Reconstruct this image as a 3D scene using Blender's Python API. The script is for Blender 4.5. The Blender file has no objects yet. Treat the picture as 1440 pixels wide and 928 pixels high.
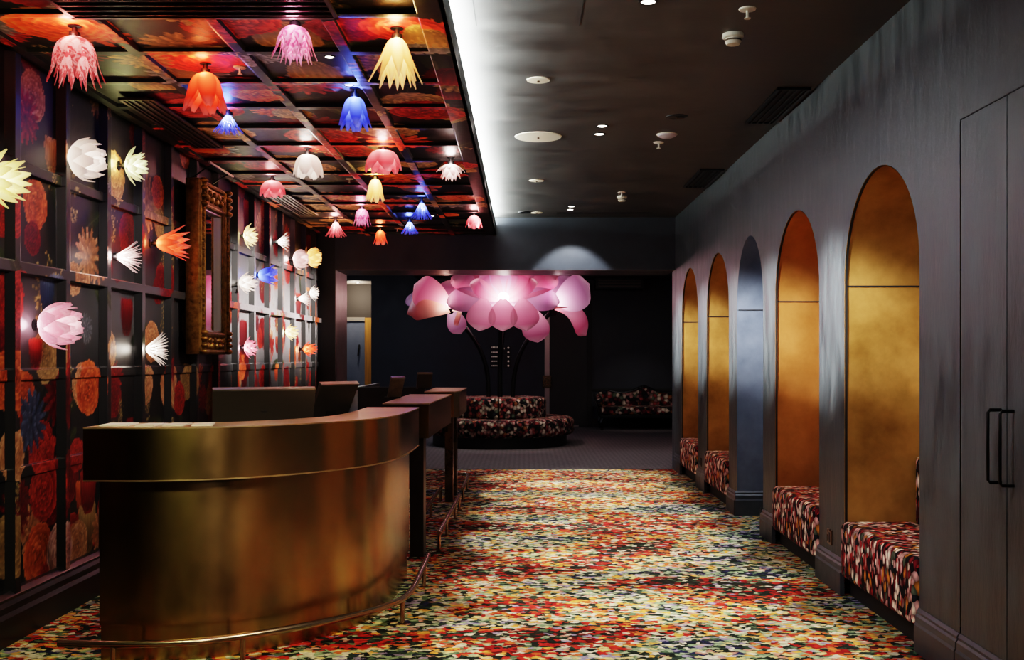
import bpy, bmesh, math, random
import numpy as np
from mathutils import Vector, Matrix

random.seed(7)
R = math.radians
PI = math.pi
scn = bpy.context.scene
COL = scn.collection

# ------------------------------------------------------------------ camera
CH, F, VX, VY = 1.36, 1440.0, 737.0, 502.0
cam = bpy.data.cameras.new('camera')
camo = bpy.data.objects.new('camera', cam)
COL.objects.link(camo)
camo.location = (0, 0, CH)
camo.rotation_euler = (R(90), 0, 0)
cam.sensor_width = 36
cam.lens = 36
cam.shift_x = -(VX - 720) / 1440
cam.shift_y = (VY - 464) / 1440
cam.clip_start = 0.05
scn.camera = camo


def at(px, py, Y):
    """point at depth Y seen at pixel px, py of the photograph"""
    return Vector(((px - VX) * Y / F, Y, CH - (py - VY) * Y / F))


# ------------------------------------------------------------------ helpers
def tag(o, label=None, cat=None, group=None, kind=None):
    if label: o['label'] = label
    if cat: o['category'] = cat
    if group: o['group'] = group
    if kind: o['kind'] = kind
    return o


def empty(name, loc=(0, 0, 0), rot=(0, 0, 0), label=None, cat=None, group=None):
    o = bpy.data.objects.new(name, None)
    COL.objects.link(o)
    o.location = loc
    o.rotation_euler = rot
    o.empty_display_size = 0.1
    return tag(o, label, cat, group)


class MB:
    def __init__(self):
        self.bm = bmesh.new()

    def poly(self, pts):
        vs = [self.bm.verts.new(p) for p in pts]
        return self.bm.faces.new(vs)

    def box(self, a, b, bev=0, seg=2):
        a = Vector(a); b = Vector(b)
        r = bmesh.ops.create_cube(self.bm, size=1)
        vs = r['verts']
        c = (a + b) / 2; d = b - a
        for v in vs:
            v.co = Vector((c.x + v.co.x * d.x, c.y + v.co.y * d.y, c.z + v.co.z * d.z))
        if bev:
            es = list({e for v in vs for e in v.link_edges})
            bmesh.ops.bevel(self.bm, geom=es, offset=bev, segments=seg, affect='EDGES', profile=0.5)
        return self

    def prism(self, pts, z0, z1):
        """closed outline (x,y) extruded in z"""
        n = len(pts)
        lo = [self.bm.verts.new((p[0], p[1], z0)) for p in pts]
        hi = [self.bm.verts.new((p[0], p[1], z1)) for p in pts]
        for i in range(n):
            j = (i + 1) % n
            self.bm.faces.new((lo[i], lo[j], hi[j], hi[i]))
        self.bm.faces.new(hi)
        self.bm.faces.new(lo[::-1])
        return self

    def ring(self, outer, inner, z0, z1):
        """open strip between two equally long polylines, extruded in z"""
        n = len(outer)
        A = [[self.bm.verts.new((p[0], p[1], z)) for p in outer] for z in (z0, z1)]
        B = [[self.bm.verts.new((p[0], p[1], z)) for p in inner] for z in (z0, z1)]
        for i in range(n - 1):
            self.bm.faces.new((A[0][i], A[0][i + 1], A[1][i + 1], A[1][i]))
            self.bm.faces.new((B[0][i + 1], B[0][i], B[1][i], B[1][i + 1]))
            self.bm.faces.new((A[1][i], A[1][i + 1], B[1][i + 1], B[1][i]))
            self.bm.faces.new((A[0][i + 1], A[0][i], B[0][i], B[0][i + 1]))
        for i in (0, n - 1):
            self.bm.faces.new((A[0][i], A[1][i], B[1][i], B[0][i]))
        return self

    def tube(self, pts, rad, seg=10, caps=True):
        pts = [Vector(p) for p in pts]
        n = len(pts)
        rr = rad if isinstance(rad, (list, tuple)) else [rad] * n
        rings = []
        up = None
        for i, p in enumerate(pts):
            t = (pts[min(i + 1, n - 1)] - pts[max(i - 1, 0)]).normalized()
            if up is None:
                up = Vector((0, 0, 1)) if abs(t.z) < .9 else Vector((1, 0, 0))
            s = t.cross(up).normalized()
            up = s.cross(t).normalized()
            rings.append([self.bm.verts.new(p + (s * math.cos(2 * PI * k / seg) + up * math.sin(2 * PI * k / seg)) * rr[i]) for k in range(seg)])
        for i in range(n - 1):
            for k in range(seg):
                l = (k + 1) % seg
                self.bm.faces.new((rings[i][k], rings[i][l], rings[i + 1][l], rings[i + 1][k]))
        if caps:
            self.bm.faces.new(rings[0][::-1])
            self.bm.faces.new(rings[-1])
        return self

    def lathe(self, prof, seg=32, a0=0, a1=2 * PI, center=(0, 0, 0)):
        """prof: (r,z) list turned about z; a full turn unless a0/a1 given"""
        full = abs(a1 - a0 - 2 * PI) < 1e-6
        m = seg if full else seg + 1
        c = Vector(center)
        cols = []
        for k in range(m):
            a = a0 + (a1 - a0) * k / seg
            cols.append([self.bm.verts.new(c + Vector((max(r, 1e-4) * math.cos(a), max(r, 1e-4) * math.sin(a), z))) for r, z in prof])
        for k in range(seg):
            l = (k + 1) % m
            for i in range(len(prof) - 1):
                self.bm.faces.new((cols[k][i], cols[l][i], cols[l][i + 1], cols[k][i + 1]))
        if not full:
            for q in (0, -1):
                self.bm.faces.new(cols[q])
        return self

    def disc(self, c, r, h, seg=24, axis='z'):
        pts = [(0, 0), (r, 0), (r, h), (0, h)]
        n0 = len(self.bm.verts)
        self.lathe(pts, seg)
        self.bm.verts.ensure_lookup_table()
        M = {'z': Matrix(), 'x': Matrix.Rotation(R(90), 4, 'Y'), 'y': Matrix.Rotation(R(-90), 4, 'X')}[axis]
        for v in self.bm.verts[n0:]:
            v.co = M @ v.co + Vector(c)
        return self

    def sphere(self, c, r, seg=16, sc=(1, 1, 1)):
        res = bmesh.ops.create_uvsphere(self.bm, u_segments=seg, v_segments=seg // 2 + 2, radius=r)
        for v in res['verts']:
            v.co = Vector((v.co.x * sc[0], v.co.y * sc[1], v.co.z * sc[2])) + Vector(c)
        return self

    def build(self, name, mat=None, parent=None, smooth=False, sharp=None, loc=None, rot=None, weld=True):
        if weld:
            bmesh.ops.remove_doubles(self.bm, verts=self.bm.verts, dist=1e-5)
        bmesh.ops.recalc_face_normals(self.bm, faces=self.bm.faces)
        me = bpy.data.meshes.new(name)
        self.bm.to_mesh(me)
        self.bm.free()
        o = bpy.data.objects.new(name, me)
        COL.objects.link(o)
        if mat is not None: me.materials.append(mat)
        if smooth:
            me.polygons.foreach_set('use_smooth', [True] * len(me.polygons))
            me.set_sharp_from_angle(angle=R(sharp if sharp else 40))
        if parent is not None: o.parent = parent
        if loc is not None: o.location = loc
        if rot is not None: o.rotation_euler = rot
        return o


def struct(o):
    o['kind'] = 'structure'
    return o


# ------------------------------------------------------------------ materials
def nmat(name):
    m = bpy.data.materials.new(name)
    m.use_nodes = True
    nt = m.node_tree
    return m, nt, nt.nodes['Principled BSDF'], nt.nodes['Material Output']


def node(nt, typ, **kw):
    n = nt.nodes.new(typ)
    for k, v in kw.items():
        if k in n.inputs.keys() if isinstance(k, str) and hasattr(n, 'inputs') else False:
            n.inputs[k].default_value = v
        else:
            setattr(n, k, v)
    return n


def ramp(nt, stops, interp='LINEAR'):
    n = nt.nodes.new('ShaderNodeValToRGB')
    cr = n.color_ramp
    cr.interpolation = interp
    while len(cr.elements) > 1: cr.elements.remove(cr.elements[-1])
    cr.elements[0].position = stops[0][0]
    cr.elements[0].color = (*stops[0][1], 1)
    for p, c in stops[1:]:
        e = cr.elements.new(p)
        e.color = (*c, 1)
    return n


def plain(name, col, rough=.5, metal=0., emis=None, estr=0., spec=.5):
    m, nt, b, out = nmat(name)
    b.inputs['Base Color'].default_value = (*col, 1)
    b.inputs['Roughness'].default_value = rough
    b.inputs['Metallic'].default_value = metal
    b.inputs['Specular IOR Level'].default_value = spec
    if emis:
        b.inputs['Emission Color'].default_value = (*emis, 1)
        b.inputs['Emission Strength'].default_value = estr
    return m


def cloudy(name, c0, c1, rough0=.4, rough1=.6, metal=0., scale=3., stretch=(1, 1, 1), bump=0., detail=6., spec=.5, aniso=0.):
    m, nt, b, out = nmat(name)
    tc = node(nt, 'ShaderNodeTexCoord')
    mp = node(nt, 'ShaderNodeMapping')
    mp.inputs['Scale'].default_value = stretch
    nz = node(nt, 'ShaderNodeTexNoise')
    nz.inputs['Scale'].default_value = scale
    nz.inputs['Detail'].default_value = detail
    nz.inputs['Roughness'].default_value = .62
    nt.links.new(tc.outputs['Object'], mp.inputs['Vector'])
    nt.links.new(mp.outputs['Vector'], nz.inputs['Vector'])
    cr = ramp(nt, [(.3, c0), (.7, c1)])
    nt.links.new(nz.outputs['Fac'], cr.inputs['Fac'])
    nt.links.new(cr.outputs['Color'], b.inputs['Base Color'])
    mr = node(nt, 'ShaderNodeMapRange')
    mr.inputs['To Min'].default_value = rough0
    mr.inputs['To Max'].default_value = rough1
    mr.inputs['From Min'].default_value = .3
    mr.inputs['From Max'].default_value = .7
    nt.links.new(nz.outputs['Fac'], mr.inputs['Value'])
    nt.links.new(mr.outputs['Result'], b.inputs['Roughness'])
    b.inputs['Metallic'].default_value = metal
    b.inputs['Specular IOR Level'].default_value = spec
    if aniso:
        b.inputs['Anisotropic'].default_value = aniso
        cx = node(nt, 'ShaderNodeCombineXYZ'); cx.inputs[2].default_value = 1
        nt.links.new(cx.outputs[0], b.inputs['Tangent'])
    if bump:
        bp = node(nt, 'ShaderNodeBump')
        bp.inputs['Strength'].default_value = bump
        bp.inputs['Distance'].default_value = .01
        nt.links.new(nz.outputs['Fac'], bp.inputs['Height'])
        nt.links.new(bp.outputs['Normal'], b.inputs['Normal'])
    return m


def carpet_mat():
    m, nt, b, out = nmat('floral_carpet')
    L = nt.links.new
    tc = node(nt, 'ShaderNodeTexCoord')
    # ragged edges of each blossom
    wn = node(nt, 'ShaderNodeTexNoise'); wn.inputs['Scale'].default_value = 30; wn.inputs['Detail'].default_value = 3
    L(tc.outputs['Object'], wn.inputs['Vector'])
    sub = node(nt, 'ShaderNodeVectorMath', operation='SUBTRACT'); sub.inputs[1].default_value = (.5, .5, .5)
    L(wn.outputs['Color'], sub.inputs[0])
    scl = node(nt, 'ShaderNodeVectorMath', operation='SCALE'); scl.inputs['Scale'].default_value = .075
    L(sub.outputs[0], scl.inputs[0])
    add = node(nt, 'ShaderNodeVectorMath', operation='ADD')
    L(tc.outputs['Object'], add.inputs[0]); L(scl.outputs[0], add.inputs[1])
    vo = node(nt, 'ShaderNodeTexVoronoi'); vo.voronoi_dimensions = '2D'; vo.inputs['Scale'].default_value = 38
    st = node(nt, 'ShaderNodeMapping'); st.inputs['Scale'].default_value = (.72, 1.1, 1)
    L(add.outputs[0], st.inputs['Vector']); L(st.outputs['Vector'], vo.inputs['Vector'])
    # drifts of colour, one wide field sampled at each blossom's centre
    zn = node(nt, 'ShaderNodeTexNoise'); zn.inputs['Scale'].default_value = 1.15; zn.inputs['Detail'].default_value = 1.5
    zn.inputs['Distortion'].default_value = .5
    pm = node(nt, 'ShaderNodeMapping'); pm.inputs['Scale'].default_value = (.045 * .75, .045 * 1.15, 1)
    pm.vector_type = 'POINT'
    L(vo.outputs['Position'], pm.inputs['Vector'])
    pm.inputs['Scale'].default_value = (.95, 1.5, 1)
    L(pm.outputs['Vector'], zn.inputs['Vector'])
    sx = node(nt, 'ShaderNodeSeparateColor'); L(vo.outputs['Color'], sx.inputs['Color'])
    zr = node(nt, 'ShaderNodeMapRange'); zr.inputs['From Min'].default_value = .32; zr.inputs['From Max'].default_value = .68
    L(zn.outputs['Fac'], zr.inputs['Value'])
    jt = node(nt, 'ShaderNodeMath', operation='MULTIPLY_ADD'); jt.inputs[1].default_value = .44
    L(sx.outputs['Red'], jt.inputs[0])
    z2 = node(nt, 'ShaderNodeMath', operation='MULTIPLY_ADD'); z2.inputs[1].default_value = .92; z2.inputs[2].default_value = -.08
    L(zr.outputs['Result'], z2.inputs[0]); L(z2.outputs[0], jt.inputs[2])
    cr = ramp(nt, [(0, (.012, .013, .04)), (.10, (.02, .022, .07)), (.17, (.30, .26, .38)), (.23, (.03, .05, .04)), (.30, (.26, .36, .21)),
                   (.38, (.66, .62, .47)), (.45, (.66, .55, .24)), (.52, (.70, .36, .07)), (.60, (.55, .13, .035)), (.68, (.46, .030, .022)),
                   (.80, (.27, .014, .014)), (.90, (.10, .012, .012)), (.95, (.02, .02, .016))], 'CONSTANT')
    L(jt.outputs[0], cr.inputs['Fac'])
    # scattered dark and pale blossoms everywhere
    r2 = ramp(nt, [(0, (.013, .018, .014)), (.36, (.03, .05, .035)), (.5, (.10, .16, .09)), (.62, (.62, .58, .44)), (.76, (.32, .40, .25)), (.88, (.55, .26, .20)), (.95, (.30, .26, .38))], 'CONSTANT')
    L(sx.outputs['Blue'], r2.inputs['Fac'])
    th = node(nt, 'ShaderNodeMath', operation='GREATER_THAN'); th.inputs[1].default_value = .56
    L(sx.outputs['Green'], th.inputs[0])
    mx = node(nt, 'ShaderNodeMix', data_type='RGBA')
    L(th.outputs[0], mx.inputs['Factor']); L(cr.outputs['Color'], mx.inputs['A']); L(r2.outputs['Color'], mx.inputs['B'])
    # colour paler at the blossom's heart, darker to its rim
    dk = node(nt, 'ShaderNodeMapRange'); dk.inputs['From Min'].default_value = 0; dk.inputs['From Max'].default_value = .75
    dk.inputs['To Min'].default_value = 1.1; dk.inputs['To Max'].default_value = .55
    L(vo.outputs['Distance'], dk.inputs['Value'])
    ml = node(nt, 'ShaderNodeVectorMath', operation='SCALE')
    L(mx.outputs['Result'], ml.inputs[0]); L(dk.outputs['Result'], ml.inputs['Scale'])
    L(ml.outputs[0], b.inputs['Base Color'])
    b.inputs['Roughness'].default_value = .95
    b.inputs['Specular IOR Level'].default_value = .1
    return m


def fabric_mat(name, stretch=(1, 1, .5), scale=26, bright=1.):
    m, nt, b, out = nmat(name)
    L = nt.links.new
    tc = node(nt, 'ShaderNodeTexCoord')
    mp = node(nt, 'ShaderNodeMapping'); mp.inputs['Scale'].default_value = stretch
    L(tc.outputs['Object'], mp.inputs['Vector'])
    wn = node(nt, 'ShaderNodeTexNoise'); wn.inputs['Scale'].default_value = 14; wn.inputs['Detail'].default_value = 3
    L(mp.outputs['Vector'], wn.inputs['Vector'])
    mx = node(nt, 'ShaderNodeVectorMath', operation='MULTIPLY_ADD'); mx.inputs[1].default_value = (.05, .05, .05)
    L(wn.outputs['Color'], mx.inputs[0]); L(mp.outputs['Vector'], mx.inputs[2])
    vo = node(nt, 'ShaderNodeTexVoronoi'); vo.inputs['Scale'].default_value = scale
    L(mx.outputs[0], vo.inputs['Vector'])
    sx = node(nt, 'ShaderNodeSeparateColor'); L(vo.outputs['Color'], sx.inputs['Color'])
    g = bright
    cr = ramp(nt, [(0, (.012, .008, .01)), (.22, (.10 * g, .012, .02)), (.36, (.32 * g, .05, .05)), (.50, (.42 * g, .22 * g, .2 * g)), (.68, (.62 * g, .52 * g, .42 * g)),
                   (.82, (.34 * g, .13 * g, .04)), (.90, (.10, .13, .09)), (.95, (.02, .02, .03))], 'CONSTANT')
    L(sx.outputs['Red'], cr.inputs['Fac'])
    dk = node(nt, 'ShaderNodeMapRange'); dk.inputs['From Min'].default_value = .15; dk.inputs['From Max'].default_value = .7
    dk.inputs['To Min'].default_value = 1.15; dk.inputs['To Max'].default_value = .25
    L(vo.outputs['Distance'], dk.inputs['Value'])
    ml = node(nt, 'ShaderNodeVectorMath', operation='SCALE')
    L(cr.outputs['Color'], ml.inputs[0]); L(dk.outputs['Result'], ml.inputs['Scale'])
    L(ml.outputs[0], b.inputs['Base Color'])
    b.inputs['Roughness'].default_value = .85
    b.inputs['Specular IOR Level'].default_value = .2
    return m


def vcol_mat(name, attr, rough=.3, spec=.5):
    m, nt, b, out = nmat(name)
    L = nt.links.new
    a = node(nt, 'ShaderNodeAttribute'); a.attribute_name = attr
    tc = node(nt, 'ShaderNodeTexCoord')
    nz = node(nt, 'ShaderNodeTexNoise'); nz.inputs['Scale'].default_value = 24; nz.inputs['Detail'].default_value = 4
    L(tc.outputs['Object'], nz.inputs['Vector'])
    mr = node(nt, 'ShaderNodeMapRange'); mr.inputs['To Min'].default_value = .6; mr.inputs['To Max'].default_value = 1.4
    L(nz.outputs['Fac'], mr.inputs['Value'])
    ml = node(nt, 'ShaderNodeVectorMath', operation='SCALE')
    L(a.outputs['Color'], ml.inputs[0]); L(mr.outputs['Result'], ml.inputs['Scale'])
    L(ml.outputs[0], b.inputs['Base Color'])
    r2 = node(nt, 'ShaderNodeMapRange'); r2.inputs['To Min'].default_value = rough - .06; r2.inputs['To Max'].default_value = rough + .1
    L(nz.outputs['Fac'], r2.inputs['Value']); L(r2.outputs['Result'], b.inputs['Roughness'])
    b.inputs['Specular IOR Level'].default_value = spec
    return m


def petal_mat(name, base, tip, e0, e1, mottle=None, mscale=18, amt=.5, estr=.75):
    m, nt, b, out = nmat(name)
    nt.nodes.remove(b)
    L = nt.links.new
    a = node(nt, 'ShaderNodeAttribute'); a.attribute_name = 'pu'
    cr = ramp(nt, [(0, base), (.35, tuple(.45 * x + .55 * y for x, y in zip(base, tip))), (.8, tip), (1, tuple(min(1, .75 * y + .12) for y in tip))])
    L(a.outputs['Fac'], cr.inputs['Fac'])
    col = cr.outputs['Color']
    if mottle:
        tc = node(nt, 'ShaderNodeTexCoord')
        nz = node(nt, 'ShaderNodeTexNoise'); nz.inputs['Scale'].default_value = mscale; nz.inputs['Detail'].default_value = 3
        nz.inputs['Distortion'].default_value = 1.2
        L(tc.outputs['Object'], nz.inputs['Vector'])
        st = ramp(nt, [(.42, (0, 0, 0)), (.56, (1, 1, 1))])
        L(nz.outputs['Fac'], st.inputs['Fac'])
        mx = node(nt, 'ShaderNodeMix', data_type='RGBA')
        mm = node(nt, 'ShaderNodeMath', operation='MULTIPLY'); mm.inputs[1].default_value = amt
        L(st.outputs['Color'], mm.inputs[0]); L(mm.outputs[0], mx.inputs['Factor'])
        L(col, mx.inputs['A']); mx.inputs['B'].default_value = (*mottle, 1)
        col = mx.outputs['Result']
    mr = node(nt, 'ShaderNodeMapRange')
    mr.inputs['To Min'].default_value = e0 * estr; mr.inputs['To Max'].default_value = e1 * estr  # bulb light put into the petals as emission, fading to the tip
    L(a.outputs['Fac'], mr.inputs['Value'])
    df = node(nt, 'ShaderNodeBsdfPrincipled'); df.inputs['Roughness'].default_value = .4
    L(col, df.inputs['Base Color'])
    tr = node(nt, 'ShaderNodeBsdfTranslucent'); L(col, tr.inputs['Color'])
    ms = node(nt, 'ShaderNodeMixShader'); ms.inputs[0].default_value = .5
    L(df.outputs[0], ms.inputs[1]); L(tr.outputs[0], ms.inputs[2])
    # facing shade keeps the overlapping petals apart
    lw = node(nt, 'ShaderNodeLayerWeight'); lw.inputs['Blend'].default_value = .35
    fr = node(nt, 'ShaderNodeMapRange'); fr.inputs['To Min'].default_value = 1.0; fr.inputs['To Max'].default_value = .35
    L(lw.outputs['Facing'], fr.inputs['Value'])
    mu = node(nt, 'ShaderNodeMath', operation='MULTIPLY'); L(mr.outputs['Result'], mu.inputs[0])
    oi = node(nt, 'ShaderNodeObjectInfo')
    rv = node(nt, 'ShaderNodeMapRange'); rv.inputs['To Min'].default_value = .6; rv.inputs['To Max'].default_value = 1.2
    L(oi.outputs['Random'], rv.inputs['Value'])
    m2 = node(nt, 'ShaderNodeMath', operation='MULTIPLY'); L(fr.outputs['Result'], m2.inputs[0]); L(rv.outputs['Result'], m2.inputs[1])
    ap = node(nt, 'ShaderNodeAttribute'); ap.attribute_name = 'pv'
    av = node(nt, 'ShaderNodeMapRange'); av.inputs['To Min'].default_value = 1.15; av.inputs['To Max'].default_value = .55
    L(ap.outputs['Fac'], av.inputs['Value'])
    m3 = node(nt, 'ShaderNodeMath', operation='MULTIPLY'); L(m2.outputs[0], m3.inputs[0]); L(av.outputs['Result'], m3.inputs[1])
    L(m3.outputs[0], mu.inputs[1])
    em = node(nt, 'ShaderNodeEmission'); L(col, em.inputs['Color']); L(mu.outputs[0], em.inputs['Strength'])
    ad = node(nt, 'ShaderNodeAddShader'); L(ms.outputs[0], ad.inputs[0]); L(em.outputs[0], ad.inputs[1])
    L(ad.outputs[0], out.inputs['Surface'])
    return m


M = {}
M['carpet'] = carpet_mat()
M['bench_fabric'] = fabric_mat('bench_floral_fabric', (1, 1.25, .7), 33, 2.0)
M['sofa_fabric'] = fabric_mat('sofa_floral_fabric', (1, 1, 1), 21, .8)
M['chaise_fabric'] = fabric_mat('chaise_floral_fabric', (1, 1, 1), 15, .9)
M['plaster'] = cloudy('dark_plaster', (.021, .026, .029), (.078, .091, .097), .34, .58, scale=4.5, stretch=(1, 2.6, .7), bump=.45, detail=12)
M['ceiling'] = cloudy('ceiling_plaster', (.030, .027, .026), (.104, .096, .092), .40, .62, scale=2.6, stretch=(.8, 1.5, 1), bump=.3, detail=11)
M['navy'] = cloudy('navy_plaster', (.016, .019, .028), (.030, .036, .052), .45, .65, scale=2.5, detail=8)
M['bluenook'] = cloudy('blue_grey_plaster', (.070, .085, .115), (.125, .145, .185), .5, .7, scale=5, detail=8)
M['bulk'] = cloudy('bulkhead_plaster', (.018, .022, .030), (.034, .041, .054), .45, .6, scale=3, detail=8)
M['gold'] = cloudy('gold_leaf', (.23, .120, .028), (.49, .265, .078), .36, .56, metal=.35, scale=3.5, detail=8, bump=.08)
M['copper'] = cloudy('copper_leaf', (.30, .125, .030), (.52, .235, .070), .36, .56, metal=.35, scale=3.5, detail=8, bump=.08)
M['brass'] = cloudy('aged_brass', (.30, .20, .088), (.54, .36, .165), .20, .26, metal=1., scale=2.2, stretch=(1.4, 1.4, .9), detail=6, aniso=.78)
M['brass_top'] = cloudy('worn_brass', (.46, .33, .19), (.66, .50, .31), .36, .5, metal=1., scale=5, detail=8)
M['bronze'] = cloudy('dark_bronze', (.10, .062, .04), (.17, .11, .07), .22, .36, metal=1., scale=8)
M['rail'] = plain('rail_bronze', (.42, .31, .22), .24, 1.)
M['legdark'] = cloudy('blackened_bronze', (.018, .013, .011), (.035, .024, .018), .3, .45, metal=.6, scale=6)
M['black'] = plain('black_satin', (.006, .006, .007), .45)
M['blackmetal'] = plain('black_metal', (.010, .010, .011), .3, .6)
M['dark'] = plain('near_black', (.009, .008, .008), .6)
M['skirt'] = plain('dark_skirting', (.012, .010, .010), .28)
M['base'] = cloudy('skirting_plaster', (.040, .043, .050), (.075, .078, .088), .3, .5, scale=6, stretch=(1, 2, 1))
M['white'] = plain('cream_plastic', (.72, .66, .54), .5)
M['speakerwhite'] = plain('cream_grille', (.78, .68, .52), .6)
M['lilac'] = plain('lilac_plastic', (.55, .47, .5), .45)
M['paper'] = plain('white_paper', (.78, .70, .68), .7)
M['screen'] = plain('monitor_plastic', (.062, .050, .042), .40)
M['silver'] = plain('silver_edge', (.42, .38, .34), .35, .8)
M['silverdim'] = plain('steel', (.36, .32, .31), .35, .9)
M['bulb'] = plain('bulb_glow', (1, 1, 1), .5, emis=(1, .93, .82), estr=14)
M['downlamp'] = plain('downlight_glow', (1, 1, 1), .5, emis=(1, .92, .8), estr=9)
M['led'] = plain('led_strip', (1, 1, 1), .5, emis=(.92, 1, .97), estr=9)
M['gilt'] = cloudy('gilt_wood', (.13, .066, .012), (.42, .24, .06), .25, .5, metal=.85, scale=22, detail=6, bump=.6)
M['mirror'] = plain('mirror_glass', (.88, .88, .88), .03, 1.)
M['wood'] = cloudy('orange_wood', (.50, .22, .04), (.72, .36, .08), .4, .5, scale=4, stretch=(6, 6, .4))
M['bluedoor'] = cloudy('blue_grey_paint', (.16, .19, .26), (.22, .25, .33), .5, .6, scale=3)
M['brownwall'] = plain('brown_wall', (.07, .055, .045), .7)
M['lacq'] = plain('lacquer_in_shade', (.006, .005, .005), .5, spec=.25)  # plain black for batten and rib sides, their shade put into the colour
M['lobbyfloor'] = None

# grey herringbone carpet of the lobby
m, nt, b, out = nmat('grey_weave_carpet')
tc = node(nt, 'ShaderNodeTexCoord')
wv = node(nt, 'ShaderNodeTexWave'); wv.inputs['Scale'].default_value = 5; wv.inputs['Distortion'].default_value = 6
wv.inputs['Detail Scale'].default_value = 6
ck = node(nt, 'ShaderNodeTexChecker'); ck.inputs['Scale'].default_value = 18
nt.links.new(tc.outputs['Object'], wv.inputs['Vector']); nt.links.new(tc.outputs['Object'], ck.inputs['Vector'])
mxx = node(nt, 'ShaderNodeMath', operation='MULTIPLY_ADD'); mxx.inputs[1].default_value = .5
nt.links.new(wv.outputs['Fac'], mxx.inputs[0])
mh = node(nt, 'ShaderNodeMath', operation='MULTIPLY'); mh.inputs[1].default_value = .5
nt.links.new(ck.outputs['Fac'], mh.inputs[0]); nt.links.new(mh.outputs[0], mxx.inputs[2])
cr = ramp(nt, [(0, (.055, .046, .048)), (1, (.12, .10, .105))])
nt.links.new(mxx.outputs[0], cr.inputs['Fac']); nt.links.new(cr.outputs['Color'], b.inputs['Base Color'])
b.inputs['Roughness'].default_value = .95
M['lobbyfloor'] = m

# ------------------------------------------------------------------ room dimensions
XL, XR = -2.5, 1.83
ZC, ZF = 3.05, 2.83           # plaster ceiling / underside of the floral soffit
XF = -.335                    # edge of the floral soffit
Y0, D1, D2, YB = -1.6, 12.4, 13.2, 20.0

# ------------------------------------------------------------------ painted mural (vertex colours)
rng = np.random.default_rng(11)
RED = ((.030, .002, .003), (.22, .012, .010), (.52, .050, .030))
DRED = ((.014, .001, .002), (.10, .005, .007), (.24, .016, .016))
ORG = ((.06, .006, .003), (.36, .050, .014), (.66, .18, .055))
PEACH = ((.08, .025, .012), (.34, .13, .055), (.62, .34, .17))
TAN = ((.05, .026, .010), (.24, .13, .05), (.46, .29, .12))
PINK = ((.08, .02, .02), (.42, .18, .15), (.72, .45, .38))
BLUE = ((.006, .009, .022), (.035, .05, .10), (.13, .17, .25))
GREY = ((.02, .02, .024), (.10, .10, .11), (.26, .25, .25))
LEAF = ((.006, .008, .004), (.022, .028, .012), (.06, .065, .028))
CREAM = ((.06, .04, .015), (.36, .26, .10), (.62, .48, .22))


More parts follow.
